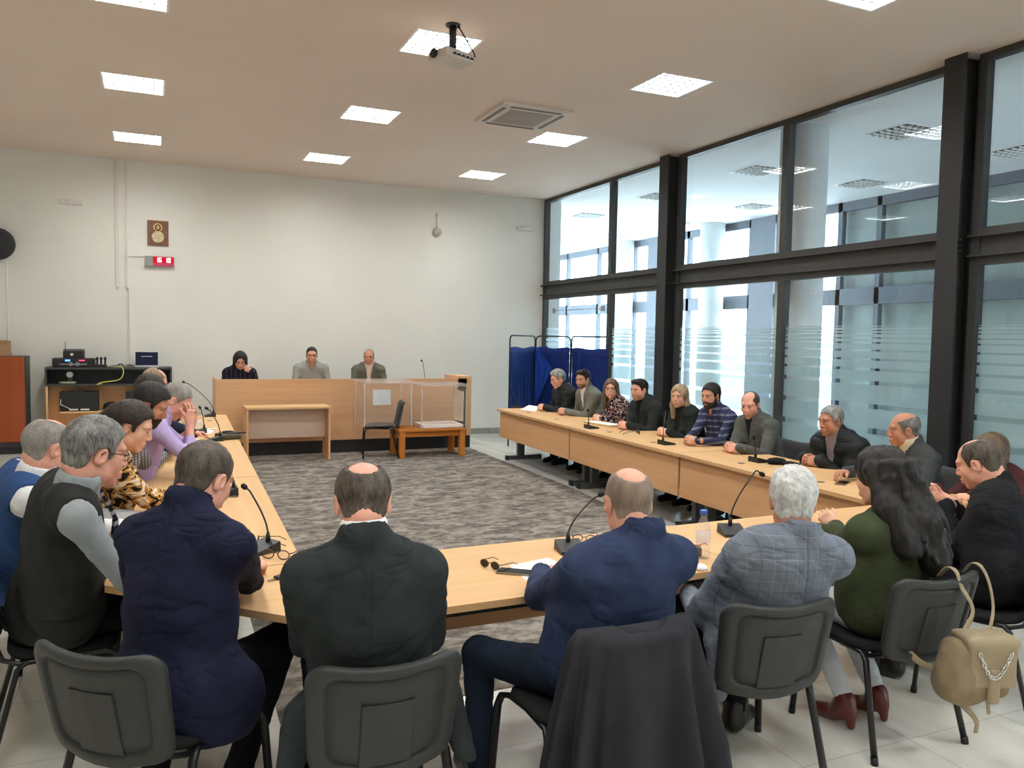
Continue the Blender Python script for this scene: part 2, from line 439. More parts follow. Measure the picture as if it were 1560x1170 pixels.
def vnoise(P, seed=0):
    """smooth value noise, about -1..1"""
    P = P + seed*17.31
    i = np.floor(P).astype(np.int64); f = P-i; f = f*f*(3-2*f)
    def h(a, b, c):
        n = (a*73856093) ^ (b*19349663) ^ (c*83492791)
        n = (n ^ (n >> 13))*1274126177 & 0x7fffffff
        return (n % 10007)/5003.5 - 1.0
    r = 0
    for dx, dy, dz in _CORN:
        wx = f[:, 0] if dx else 1-f[:, 0]; wy = f[:, 1] if dy else 1-f[:, 1]; wz = f[:, 2] if dz else 1-f[:, 2]
        r = r + h(i[:, 0]+dx, i[:, 1]+dy, i[:, 2]+dz)*wx*wy*wz
    return r
def mesh_np(name, V, Q):
    me = bpy.data.meshes.new(name)
    me.vertices.add(len(V)); me.vertices.foreach_set('co', V.astype(np.float32).ravel())
    me.loops.add(4*len(Q)); me.polygons.add(len(Q))
    me.loops.foreach_set('vertex_index', Q.astype(np.int32).ravel())
    me.polygons.foreach_set('loop_start', np.arange(0, 4*len(Q), 4, dtype=np.int32))
    me.polygons.foreach_set('loop_total', np.full(len(Q), 4, dtype=np.int32))
    me.update(calc_edges=True); me.validate()
    me.polygons.foreach_set('use_smooth', np.ones(len(me.polygons), dtype=bool))
    return me
def bounds(prims, pad=0.03):
    lo = np.min([p.box()[0] for p in prims if not p.cut and not getattr(p, 'keep', False)], axis=0)-pad
    hi = np.max([p.box()[1] for p in prims if not p.cut and not getattr(p, 'keep', False)], axis=0)+pad
    return lo, hi
def soft(name, prims, step, mat, parent, origin, fine=(), wrinkle=None, smooth=2, post=None):
    """mesh the shapes and link the result as one object; fine = list of (lo, hi, step) boxes"""
    lo, hi = bounds(prims, 0.02)
    ax = [axis(lo[i]-step, hi[i]+step, step, [(b[0][i], b[1][i], b[2]) for b in fine]) for i in range(3)]
    V, Q = nets(field(prims, ax), ax)
    if smooth: V = relax(V, Q, smooth, 0.4)
    if wrinkle is not None and len(V):
        V = V + vnormals(V, Q)*wrinkle(V)[:, None]
    me = mesh_np(name, V-_v(origin), Q)
    o = link(name, me, mat, parent)
    if post is not None: post(me, V)
    return o
# ------------------------------------------------------------------ people
def rot_head(yaw, pitch=0, roll=0):
    """columns: right, forward, up; yaw clockwise from +y, pitch up, roll to the right"""
    return np.array((Matrix.Rotation(-yaw, 3, 'Z') @ Matrix.Rotation(pitch, 3, 'X') @ Matrix.Rotation(roll, 3, 'Y')))
def frame(fwd, up=(0, 0, 1)):
    f = unit(fwd); r = unit(np.cross(f, up)); u = np.cross(r, f)
    return np.stack([r, f, u], 1)
def head_prims(hc, Rh, s=1.0, wide=1.0, jaw=1.0, nose=1.0, ears=True):
    P = lambda x, y, z: hc + Rh @ (_v((x*wide, y, z))*s)
    E = lambda c, r, k=0.02, cut=False, M=None: Ell(P(*c), _v((r[0]*wide, r[1], r[2]))*s, Rh if M is None else Rh @ M, k, cut)
    C = lambda a, b, ra, rb=None, k=0.012, cut=False: Cap(P(*a), P(*b), ra*s, (rb or ra)*s, k, cut)
    o = [E((0, -.012, .035), (.075, .094, .083)), E((0, .026, -.034), (.059*jaw, .064, .082), .03),
         E((.046*jaw, .012, -.066), (.02, .03, .026), .03), E((-.046*jaw, .012, -.066), (.02, .03, .026), .03),
         E((0, .070, -.099), (.024*jaw, .017, .019), .025),
         C((-.036, .074, .026), (.036, .074, .026), .014, k=.02),
         E((.041, .058, -.030), (.021, .020, .024), .025), E((-.041, .058, -.030), (.021, .020, .024), .025),
         E((.032, .094, .004), (.019, .014, .013), .012, True), E((-.032, .094, .004), (.019, .014, .013), .012, True),
         E((.032, .0795, .0135), (.0185, .0125, .0065), .006), E((-.032, .0795, .0135), (.0185, .0125, .0065), .006),
         E((.032, .0775, -.0065), (.0175, .0120, .0055), .006), E((-.032, .0775, -.0065), (.0175, .0120, .0055), .006),
         C((0, .086, .012), (0, .103*nose, -.026), .0085, .0125, k=.012), E((.013, .093, -.033), (.010, .012, .009), .008), E((-.013, .093, -.033), (.010, .012, .009), .008),
         E((0, .080, -.066), (.028, .017, .020), .012),
         C((-.018, .092, -.0605), (.018, .092, -.0605), .0062, k=.005), C((-.015, .092, -.0735), (.015, .092, -.0735), .0072, k=.005),
         C((-.021, .101, -.067), (.021, .101, -.067), .0022, k=.003, cut=True)]
    if ears:
        for sx in (-1, 1):
            M = np.array(Matrix.Rotation(R(-22*sx), 3, 'Z') @ Matrix.Rotation(R(-12), 3, 'X'))
            o += [E((sx*.078, -.010, -.006), (.0075, .021, .033), .008, M=M), E((sx*.085, -.003, -.004), (.006, .011, .018), .004, True, M=M)]
    return o
HAIRLINE = [(-.14, -.068), (-.072, -.066), (-.046, -.036), (-.032, .018), (.010, .024), (.016, -.012), (.030, -.014), (.036, .026), (.052, .060), (.078, .078), (.10, .095), (.14, .11)]
def hair_prims(hc, Rh, s, style, thick=.012, line=None, bald=None, wide=1.0):
    """the hair as a shell over the skull, trimmed along the hairline, with locks for long styles"""
    P = lambda x, y, z: hc + Rh @ (_v((x*wide, y, z))*s)
    E = lambda c, r, k=0.02, cut=False: Ell(P(*c), _v((r[0]*wide, r[1], r[2]))*s, Rh, k, cut)
    C = lambda a, b, ra, rb=None, k=0.03, cut=False: Cap(P(*a), P(*b), ra*s, (rb if rb is not None else ra)*s, k, cut)
    t = thick; o = [E((0, -.014, .036), (.075+t, .094+t, .083+t*1.2))]
    lo, hi = hc-.5, hc+.5
    ln = line or HAIRLINE; ys = [p[0] for p in ln]; zs = [p[1] for p in ln]
    def q(X, Y, Z):
        d = (X-hc[0], Y-hc[1], Z-hc[2]); return [(Rh[0, i]*d[0]+Rh[1, i]*d[1]+Rh[2, i]*d[2])/s for i in range(3)]
    def keep_line(X, Y, Z):
        a, b, c = q(X, Y, Z); return (np.interp(b, ys, zs)-c)*.7*s
    if style in ('short', 'buzz', 'curly'):
        if style == 'curly': o.append(E((0, .01, .075), (.07, .08, .055), .03))
        o.append(E((0, -.043, -.042), (.060+t*.3, .054+t*.35, .040), .03))
        o.append(Fun(keep_line, lo, hi, .006, keep=True))
    elif style == 'quiff':
        o.append(E((0, .045, .098), (.058, .045, .030), .03)); o.append(E((0, -.043, -.042), (.060+t*.3, .054+t*.35, .040), .03))
        o.append(Fun(keep_line, lo, hi, .006, keep=True))
    elif style == 'long':
        for sx in (-1, 1):
            o += [C((sx*.066, -.012, .03), (sx*.084, -.02, -.10), .030, .034), C((sx*.084, -.02, -.10), (sx*.080, -.012, -.235), .034, .026)]
        o += [C((0, -.065, -.02), (0, -.085, -.22), .062, .052)]
        o += [E((0, .118, -.030), (.062, .080, .122), .012, True)]
    elif style == 'bob':
        for sx in (-1, 1): o += [C((sx*.070, -.015, .03), (sx*.084, -.012, -.10), .030, .028)]
        o += [C((0, -.06, -.02), (0, -.07, -.10), .066, .060)]
        o += [E((0, .118, -.035), (.066, .085, .120), .012, True)]
    elif style == 'verylong':
        for sx in (-1, 1):
            o += [C((sx*.072, -.025, .03), (sx*.100, -.085, -.12), .042, .056), C((sx*.100, -.085, -.12), (sx*.095, -.150, -.27), .056, .052)]
        o += [C((0, -.06, 0), (.01, -.135, -.18), .085, .095), C((.01, -.135, -.18), (.035, -.185, -.34), .095, .062)]
        rg = random.Random(11)
        for i in range(16):
            a = -1.25+2.5*i/15+rg.uniform(-.06, .06); ph = rg.uniform(0, 6); ln = rg.uniform(.26, .40)
            pt = lambda t: (math.sin(a)*(.085+.050*t)+.012*math.sin(ph+t*9)+.03*t, -math.cos(a)*(.10+.085*t)-.03-.03*t+.010*math.cos(ph+t*8), .06-ln*t)
            for k in range(7): o.append(C(pt(k/7), pt((k+1)/7), .022-.0018*k, .022-.0018*(k+1), .010))
        o += [E((0, .115, -.045), (.060, .075, .115), .012, True)]
    elif style == 'tail':
        o += [E((0, -.085, .025), (.055, .045, .06), .03), C((0, -.115, .02), (0, -.165, -.03), .032, .022), C((0, -.165, -.03), (0, -.18, -.12), .022, .008)]
        o += [C((0, -.045, -.03), (0, -.055, -.05), .055, .045)]
        o.append(Fun(lambda X, Y, Z: np.minimum(keep_line(X, Y, Z), (q(X, Y, Z)[1]+.075)*s), lo, hi, .006, keep=True))
    if bald: o += [E(c, r, .014, True) for c, r in bald]
    return o
def beard_prims(hc, Rh, s, thick=.008, wide=1.0, jaw=1.0):
    P = lambda x, y, z: hc + Rh @ (_v((x*wide, y, z))*s)
    t = thick
    E = lambda c, r, k=0.02, cut=False: Ell(P(*c), _v((r[0]*wide, r[1], r[2]))*s, Rh, k, cut)
    o = [E((0, .026, -.036), (.059*jaw+t, .064+t, .082+t), .03), E((.046*jaw, .012, -.066), (.02+t, .03+t, .026+t), .03), E((-.046*jaw, .012, -.066), (.02+t, .03+t, .026+t), .03),
         E((0, .070, -.099), (.024*jaw+t, .017+t, .019+t), .025), E((0, .081, -.060), (.028+t, .016+t*.7, .018+t), .012)]
    lo, hi = hc-.4, hc+.4
    def keep(X, Y, Z):
        d = (X-hc[0], Y-hc[1], Z-hc[2]); a, b, c = [(Rh[0, i]*d[0]+Rh[1, i]*d[1]+Rh[2, i]*d[2])/s for i in range(3)]
        top = np.interp(b, [-.02, .0, .012, .03, .06, .10], [-.03, .0, .005, -.03, -.052, -.047])
        return np.maximum((c-top)*.7, (-.004-b))*s
    o.append(Fun(keep, lo, hi, .006, keep=True))
    o.append(E((0, .115, -.068), (.024, .03, .0095), .005, True))
    return o
FING = [(-.031, .088, (.030, .021, .018), .0082), (-.0105, .093, (.034, .024, .019), .0086), (.0105, .090, (.031, .022, .018), .0082), (.029, .080, (.024, .017, .016), .0072)]
def hand_prims(w, fwd, palm, side, curl=.5, thumb=.5, s=1.0, fan=0.06):
    """w wrist, fwd along the hand, palm the way the palm faces, side +1 right / -1 left; curl 0 straight .. 1 closed"""
    f = unit(fwd); n = unit(_v(palm)-f*float(np.dot(palm, f))); th = np.cross(f, n)*side      # thumb side
    B = np.stack([-th, f, -n], 1)
    P = lambda p: w + B @ (_v(p)*s)
    o = [Rbox(P((0, .050, 0)), _v((.040, .048, .0145))*s, .0135*s, B, .012), Cap(P((0, -.03, 0)), P((0, .03, 0)), .026*s, .024*s, .02),
         Cap(P((-.020, .022, -.008)), P((-.034, .050, -.014)), .0165*s, .013*s, .012)]
    for i, (x, y, ls, r) in enumerate(FING):
        p = _v((x, y-.006, 0)); a = 0.10 + curl*(.95-.04*i); az = (i-1.5)*fan
        for j, l in enumerate(ls):
            d = _v((math.sin(az), math.cos(a)*math.cos(az), -math.sin(a))); q = p + d*l
            rr = r*(1-.10*j)
            o.append(Cap(P(p), P(q), rr*s, rr*.92*s, .0045)); p = q; a += curl*(1.15 if j == 0 else .75)
    p = _v((-.034, .046, -.012)); d = unit((-.75*(1-thumb*.6), .75, -.25-thumb*.75))
    q = p + d*.033; o.append(Cap(P(p), P(q), .0115*s, .0098*s, .006))
    d2 = unit(d+_v((.35*thumb+.1, .25, -.12))); o.append(Cap(P(q), P(q+d2*.028), .0098*s, .0082*s, .004))
    return o
def elbow(S_, W, pole, a=.295, b=.262):
    D = W-S_; l = np.linalg.norm(D)
    if l > (a+b)*.985: k = l/((a+b)*.985); a *= k; b *= k
    x = (a*a-b*b+l*l)/(2*l); h = math.sqrt(max(a*a-x*x, 1e-6)); u = D/l
    p = _v(pole)-u*float(np.dot(pole, u)); return S_ + u*x + unit(p)*h
LOD = {0: (.0034, .0042, .0075), 1: (.0044, .0050, .011), 2: (.0058, .0062, .014)}
SKIN = {'fair': srgb(226, 178, 152), 'mid': srgb(206, 155, 126), 'tan': srgb(190, 136, 108), 'pink': srgb(224, 168, 146)}
def person(label, head, hyaw, hip, yaw, lod=1, group=None, seat=.455, hpitch=0., hroll=0., hs=1.0, wide=1.0, jaw=1.0, nose=1.0,
           sh=.185, fat=1.0, female=False, skin='mid', brow=(.03, .02, .015), stubble=0.0, lips=(.42, .15, .13),
           hands=None, clasp=None, top='sweater', cloth=None, cuff=1.0, shirt=None, tie=None, trousers=None, shoes=None, hem=.50, open_=(.05, .30),
           hair=None, hairm=None, hair_kw=None, beard=None, knees=None, ankles=None, tails=None, collar_h=.055, pole_out=.40, puff=0, wr=1.0, back=0.02, vest=None, glasses=None, hood=False, sk=1.0, shoe_kw=None, foot_back=.02, legs=True, seam=False, lapel=False, neck_back=.03, yoff=0):
    hd = R(hyaw); yw = R(yaw)
    hc = _v(head); Rh = rot_head(hd, R(hpitch), R(hroll)); s = hs
    f = _v((math.sin(yw), math.cos(yw), 0)); r = _v((math.cos(yw), -math.sin(yw), 0)); up = _v((0, 0, 1))
    origin = _v((hip[0], hip[1], seat-.455)); H = _v((hip[0], hip[1], seat+.085))
    nt = hc + Rh @ (_v((0, -.028, -.060))*s)
    nb = hc + Rh @ (_v((0, -.022, -.075))*s) - up*.064*s - f*neck_back
    sp = unit(nb-H); tf = unit(f-sp*float(f@sp)); TM = np.stack([r, tf, sp], 1); tl = float(np.linalg.norm(nb-H))
    A = lambda x, y, z: nb + r*x + tf*y + sp*z                               # torso frame hung from the neck base
    W = sh/.185; nr = (.047 if female else .057)*s
    root = empty('person', origin, label, 'person', group)
    hstep, hand_step, cstep = LOD[lod]
    # joints
    SJ = {d: A(d*sh, -.012, -.075) for d in (-1, 1)}
    if clasp is not None:
        c = _v(clasp)
        hands = {1: dict(w=c+r*.085-f*.075, fwd=-r*.62+f*.75-up*.08, palm=-r*.75-f*.35-up*.25, curl=.72, thumb=.35), -1: dict(w=c-r*.090-f*.062, fwd=r*.70+f*.62-up*.06, palm=r*.6-f*.45-up*.35, curl=.66, thumb=.35)}
    if hands is None:
        hands = {d: dict(w=H+f*.36+r*d*.12+up*.12, fwd=f-r*d*.3, palm=-up, curl=.35, thumb=.3, fine=False) for d in (-1, 1)}
    EJ = {d: elbow(SJ[d], _v(hands[d]['w']), hands[d].get('pole', -up*1.0 + r*d*pole_out - f*.35), .30*sk, .265*sk) for d in (-1, 1)}
    # ---- body: one continuous skin surface
    body = head_prims(hc, Rh, s, wide, jaw, nose)
    body += [Cap(nt, nb-sp*.02, nr, nr*1.08, .03), Cap(hc+Rh@(_v((0, -.05, -.05))*s), nb-tf*.01, nr*.9, nr*1.05, .03)]
    body += [Cap(SJ[-1]*.86+SJ[1]*.14, SJ[1]*.86+SJ[-1]*.14, .045, .045, .04), Ell(A(0, 0, -tl*.36), (.125*W, .075, .17), TM, .05), Ell(A(0, 0, -tl*.72), (.115*W, .075, .14), TM, .05), Ell(H-up*.0, (.12, .085, .075), TM, .05)]
    for d in (-1, 1):
        w = _v(hands[d]['w'])
        body += [Cap(SJ[d], EJ[d], .038, .032, .03), Cap(EJ[d], w, .033, .0245*(.9 if female else 1), .02)]
        body += hand_prims(w, hands[d]['fwd'], hands[d]['palm'], d, hands[d].get('curl', .5), hands[d].get('thumb', .4), (.92 if female else 1.0)*hands[d].get('s', 1.0), hands[d].get('fan', .06))
    KN, AN = {}, {}
    for d in (-1, 1):
        KN[d] = _v(knees[d]) if knees else H + r*d*.13 + f*.43 + up*(-.02)
        AN[d] = _v(ankles[d]) if ankles else KN[d] - f*foot_back + up*(origin[2]+.09-KN[d][2])
        HJ = H + r*d*.085
        if legs: body += [Cap(HJ, KN[d], .06, .042, .03), Cap(KN[d], AN[d], .042, .03, .02)]
    fine = [(hc-.135*s, hc+.135*s, hstep)]
    for d in (-1, 1):
        if hands[d].get('fine', True):
            w = _v(hands[d]['w']); e = w+unit(hands[d]['fwd'])*.16
            fine.append((np.minimum(w, e)-.045, np.maximum(w, e)+.045, hand_step))
    base = np.array(SKIN[skin] if isinstance(skin, str) else skin)
    def tint(me, V):
        q = ((V-hc) @ Rh)/s; x, y, z = np.abs(q[:, 0])/wide, q[:, 1], q[:, 2]
        c = np.tile(base, (len(V), 1))
        def lay(m, col): 
            m = np.clip(m, 0, 1)[:, None]; c[:] = c*(1-m) + np.array(col)*m
        g = lambda v, a, b: np.clip((v-a)/(b-a), 0, 1)
        near = (y > .03) & (np.abs(z) < .13) & (x < .09)
        lay(.30*np.exp(-((x-.045)/.02)**2-((z+.03)/.02)**2)*near, (base[0]*1.0, base[1]*.72, base[2]*.70))
        lay(.25*np.exp(-(x/.016)**2-((z+.026)/.016)**2)*near, (base[0]*1.0, base[1]*.70, base[2]*.68))
        if stubble: lay(stubble*(y > -.01)*g(-z, .040 if True else 0, .056)*(1-g(-z, .125, .145))*g(y, .0, .03)*(1-np.exp(-(x/.02)**2-((z+.067)/.010)**2)), (.05, .04, .035))
        lay((1-g(x, .016, .026))*(y > .075)*np.exp(-((z+.067)/.0080)**4)*.75, lips)
        bz = .0235 + .05*np.minimum(x-.030, 0) - .22*np.maximum(x-.040, 0)
        lay(.85*(y > .045)*np.exp(-((z-bz)/(.0052-.055*np.maximum(x-.035, 0)))**2)*g(x, .008, .015)*(1-g(x, .046, .058)), brow)
        lay(.6*(y > .08)*(x < .024)*np.exp(-((z+.067)/.0022)**2), (.10, .03, .03))
        lay(.55*(y > .06)*np.exp(-((x-.032)/.018)**4-((z-.012)/.004)**2), (base*.35))
        a = me.color_attributes.new('tint', 'FLOAT_COLOR', 'POINT')
        a.data.foreach_set('color', np.concatenate([c, np.ones((len(V), 1))], 1).astype(np.float32).ravel())
    soft('body', body, .02, skin_mat('skin_surface', base), root, origin, fine, smooth=1, post=tint)
    # ---- eyes
    for d in (-1, 1):
        ec = hc + Rh @ (_v((d*.0315*wide, .0755, .0035))*s)
        e = MB(); B = Matrix(Rh.tolist()).to_4x4(); B.translation = Vector(ec-origin)
        e.lathe([(.0001, -.0115), (.006, -.0098), (.0105, -.0045), (.0116, .0005), (.0104, .005), (.0078, .0083)], 16, B @ Matrix.Rotation(-PI/2, 4, 'X') @ Matrix.Scale(s, 4), 0)
        e.lathe([(.0077, .0084), (.0064, .0096), (.0036, .0109), (.0001, .0116)], 16, B @ Matrix.Rotation(-PI/2, 4, 'X') @ Matrix.Scale(s, 4), 1)
        e.build('eye', [plain('eye_white', (.62, .58, .55), .25, noise=0), plain('eye_iris', (.05, .03, .02), .15, noise=0)], root)
    # ---- hair and beard
    if hair:
        kw = dict(hair_kw or {}); amp = kw.pop('amp', .0017); fr = kw.pop('fr', (150, 150, 32)); hst = kw.pop('step', hstep*(.85 if lod == 0 else 1.0))
        hp = hair_prims(hc, Rh, s, hair, wide=wide, **kw)
        def strand(V):
            q = (V-hc) @ Rh; return amp*(vnoise(q*np.array(fr), 3) + .8*vnoise(q*np.array(fr)*.45, 9))
        soft('hair', hp, hst, hairm, root, origin, (), strand, 2)
    if beard: soft('beard', beard_prims(hc, Rh, s, beard[1], wide, jaw), hstep*1.1, beard[0], root, origin, (), lambda V: .0012*vnoise(V*260, 4), 1)
    if glasses:
        gm = MB(); hp_ = lambda x, y, z: hc-origin + Rh @ (_v((x*wide, y, z))*s)
        for d in (-1, 1):
            gm.tube([hp_(d*.033+.023*math.cos(t)*(1), .099-abs(d*.033+.023*math.cos(t))*.10, .002+.016*math.sin(t)) for t in np.linspace(0, 2*PI, 20, endpoint=False)], .0016*s, 6, closed=True)
            gm.tube([hp_(d*.056, .093, .006), hp_(d*.078, .075, .008), hp_(d*.082, .0, .010), hp_(d*.080, -.015, -.002)], .0017*s, 6)
        gm.tube([hp_(-.010, .0985, .006), hp_(0, .101, .008), hp_(.010, .0985, .006)], .0016*s, 6)
        gm.build('glasses', glasses, root)
    # ---- clothes
    def torso(g, low=True):
        p = [Cap(A(-sh*.82, -.012, -.070), A(sh*.82, -.012, -.070), .062+g, .062+g, .05), Cap(A(-sh*.40, -.03, -.022), A(sh*.40, -.03, -.022), .050+g, .050+g, .05),
             Ell(A(0, .005-back, -tl*.38), ((.166 if not female else .148)*W+g, .108*(.8+.2*fat)+g, .21), TM, .06),
             Ell(A(0, .012*fat-.012, -tl*.66), (.158*W*(.72+.28*fat)+g, .106*(.5+.5*fat)+g, .20), TM, .07),
             Ell(H+up*.02-f*.015, (.170*(.75+.25*fat)+g, .118*(.7+.3*fat)+g, .15), TM, .07)]
        if female: p += [Ell(A(d*.065, .085, -tl*.42), (.06+g, .055+g, .06+g), TM, .05) for d in (-1, 1)]
        return p
    def sleeve(g, end=1.0, flare=0.0):
        p = []
        for d in (-1, 1):
            w = _v(hands[d]['w']); e = EJ[d]; wa = e + (w-e)*end
            p += [Cap(SJ[d], e, .054+g, .040+g*.9, .04), Cap(e, wa, .040+g*.9, .032+g*.8+flare, .012)]
        return p
    cf = [(nb-np.array([.13, .13, .06]), nt+np.array([.13, .13, .03]), (.0040, .006, .009)[lod])]
    hemcut = Fun(lambda X, Y, Z: (Z-(origin[2]+hem))*1.0 + 0*X + 0*Y, H-.6, H+.3, .008, cut=True)
    neckcut = lambda rr: [Cap(nb-sp*.05, nb+sp*.16+(nt-nb)*.5, rr, rr, .006, True), Cap(nt, nb, rr, rr, .006, True)]
    def vee(w0, dp, sh_=0.0):
        def q(X, Y, Z):
            d = (X-nb[0], Y-nb[1], Z-nb[2]); x, y, z = [TM[0, i]*d[0]+TM[1, i]*d[1]+TM[2, i]*d[2] for i in range(3)]
            return np.maximum((np.abs(x-sh_)-w0*np.clip((z+dp)/dp, -.2, 1.2))*.85, np.maximum(-.012-y, y-.175))
        return Fun(q, nb-.45, nb+.35, .006, cut=True)
    def wrk(amp, seed=0):
        js = [EJ[-1], EJ[1]]
        def g(V):
            q = (V-nb) @ TM
            a = vnoise(q*np.array([7, 8, 17]), seed); b = vnoise(q*np.array([16, 16, 34])+a[:, None]*.7, seed+5)
            dd = np.minimum(np.linalg.norm(V-js[0], axis=1), np.linalg.norm(V-js[1], axis=1)); nearj = np.exp(-(dd/.11)**2)
            cr = np.maximum(0, 1-np.abs(vnoise(q*np.array([6, 6, 15])+b[:, None]*.5, seed+11))*5.0)
            w = amp*(.75*a + .35*b) - amp*.55*cr - amp*nearj*1.3*np.abs(vnoise(V*np.array([24, 24, 30]), seed+8))
            if seam: w = w - .0022*np.exp(-(q[:, 0]/.005)**2)*(q[:, 1] < 0)
            if puff: w = w + .010*(np.abs(np.sin(q[:, 2]*PI*puff))**.6-.6)
            return w
        return g
    if top in ('blazer', 'coat'):
        p = torso(.022) + sleeve(.014, cuff)
        p += [Cap(nb-sp*.012-tf*.012, nb+sp*(collar_h)-tf*.014, nr+.031, nr+.0235, .03)]
        if tails: p += tails
        p += neckcut(nr+.009) + [vee(*open_), hemcut]
        soft('jacket', p, cstep, cloth, root, origin, cf, wrk(.006*wr, 1), 2)
        if lapel:
            for d in (-1, 1):
                def lf(X, Y, Z, d=d):
                    dd = (X-nb[0], Y-nb[1], Z-nb[2]); x, y, z = [TM[0, i]*dd[0]+TM[1, i]*dd[1]+TM[2, i]*dd[2] for i in range(3)]
                    e0 = open_[0]*np.clip((z+open_[1])/open_[1], 0, 1.2); wd = np.interp(z, [-open_[1], -.10, -.085, -.06, 0], [.004, .052, .030, .040, .034])
                    return np.maximum(np.maximum(e0-x*d, x*d-e0-wd)*.85, np.maximum(np.maximum(-y, y-.175), np.maximum(-z-open_[1], z-.03)))
                soft('lapel', torso(.029) + [Fun(lf, nb-.45, nb+.35, .004, keep=True)], cstep*.75, cloth, root, origin, cf, None, 1)
        if shirt is not None:
            q = torso(.008) + [Cap(nb-sp*.01, nb+sp*(collar_h+.014), nr+.021, nr+.016, .02)]
            if cuff < .995: q += [Cap(EJ[d]+(_v(hands[d]['w'])-EJ[d])*.7, EJ[d]+(_v(hands[d]['w'])-EJ[d])*min(1., cuff+.03), .036, .033, .02) for d in (-1, 1)]
            q += neckcut(nr+.002) + [hemcut]
            soft('shirt', q, cstep, shirt, root, origin, cf, None, 2)
    elif top in ('zip', 'puffer', 'hoodie'):
        g = .030 if top == 'puffer' else .024
        p = torso(g) + sleeve(g*.75, cuff)
        p += [Cap(nb-sp*.01-tf*.008, nb+sp*(collar_h+.02)-tf*.008, nr+.034, nr+.022, .03)]
        if tails: p += tails
        p += neckcut(nr+.010) + [hemcut]
        if open_: p += [vee(*open_)]
        soft('jacket', p, cstep, cloth, root, origin, cf, wrk(.006*wr, 2), 2)
        if hood: soft('hood', [Ell(A(0, -.075, -.005), (.125, .055, .075), TM, .03), Cap(A(-.10, -.02, -.01), A(.10, -.02, -.01), .045, .045, .03)] + neckcut(nr+.02), cstep, cloth, root, origin, (), wrk(.005, 6), 2)
        if shirt is not None:
            q = torso(.009) + [Cap(nb-sp*.01, nb+sp*(collar_h+.0), nr+.022, nr+.016, .02)] + neckcut(nr+.006) + [hemcut]
            soft('shirt', q, cstep, shirt, root, origin, cf, None, 2)
    elif top in ('shirt', 'sweater'):
        p = torso(.012 if top == 'shirt' else .018) + sleeve(.006 if top == 'shirt' else .012, cuff)
        if top == 'shirt':
            p += [Cap(nb-sp*.008, nb+sp*(collar_h+.004), nr+.026, nr+.018, .02)]
            if open_: p += [vee(.032, .09)]
        if tails: p += tails
        p += neckcut(nr+(.003 if top == 'shirt' else .009)) + [hemcut]
        soft('shirt' if top == 'shirt' else 'sweater', p, cstep, cloth, root, origin, cf, wrk(.005*wr, 3), 2)
        if vest is not None:
            q = torso(.026) + [Cap(nb-sp*.02, nb+sp*.01, nr+.03, nr+.02, .03)]
            for d in (-1, 1): q += [Cap(SJ[d]+r*d*.045+sp*.03, SJ[d]+r*d*.05-sp*.14, .062, .062, .02, True)]
            q += neckcut(nr+.024) + [vee(.055, .22), hemcut]
            soft('vest', q, cstep, vest, root, origin, cf, wrk(.004, 7), 2)
        if shirt is not None:
            q = [Cap(nb-sp*.01, nb+sp*(collar_h+.012), nr+.022, nr+.014, .02)] + neckcut(nr+.003)
            soft('shirt_collar', q, cstep*.7, shirt, root, origin, cf, None, 1)
    if tie is not None:
        tm = MB(); o2 = nb-origin
        front = lambda z, y: o2 + tf*y + sp*z
        y0 = .108*(.8+.2*fat)+.022
        tm.loft([[front(z, yy)+r*(w*sx)+tf*(.008*st) for sx, st in ((-1, -1), (1, -1), (1, 1), (-1, 1))] for z, yy, w in ((.012, nr+.016, .018), (-.02, nr+.03, .012), (-.06, y0*.82, .018), (-.15, y0+.015, .028), (-.30, y0+.025, .036))], smooth=False)
        tm.build('tie', tie, root)
    if legs:
        p = [Ell(H-up*.01, (.165*(.75+.25*fat), .125*(.7+.3*fat), .095), TM, .05)]
        for d in (-1, 1):
            p += [Cap(H+r*d*.085-up*.01, KN[d], .086*(.85+.15*fat), .064, .04), Cap(KN[d], AN[d]+unit(KN[d]-AN[d])*.015, .062, .050 if not female else .042, .03)]
        soft('trousers', p, max(cstep, .011), trousers, root, origin, (), wrk(.005, 4), 2)
        for d in (-1, 1):
            a = AN[d]; g = unit(_v((shoe_kw or {}).get(d, f))); g = g/1.0
            fl = origin[2]
            sM = frame((g[0], g[1], 0))
            tz = (shoe_kw or {}).get('lift', 0.0)
            base_ = _v((a[0], a[1], fl+tz)); D = sM[:, 1]
            p = [Cap(base_+D*.01+up*.055, base_+D*.165+up*.030, .042, .036, .03), Ell(base_+D*.03+up*.05, (.042, .07, .045), sM, .03), Cap(base_+up*.05-D*.01, a+up*.03, .042, .045, .03),
                 Fun(lambda X, Y, Z: (Z-(fl+tz+.002))+0*X+0*Y, base_-.3, base_+.3, .004, cut=True)]
            if (shoe_kw or {}).get('boot'):
                p = [Cap(base_+D*.05+up*.045, base_+D*.15+up*.024, .036, .030, .03), Cap(base_+D*.02+up*.07, a+up*.0, .040, .046, .03), Ell(base_+D*.0+up*.085, (.036, .05, .04), sM, .03), Cap(base_-D*.035+up*.075, base_-D*.04+up*.018, .024, .018, .02),
                     Fun(lambda X, Y, Z: (Z-(fl+tz+.002))+0*X+0*Y, base_-.3, base_+.3, .004, cut=True)]
            soft('shoe', p, .009 if lod == 0 else .012, shoes, root, origin, (), None, 1)
    return root
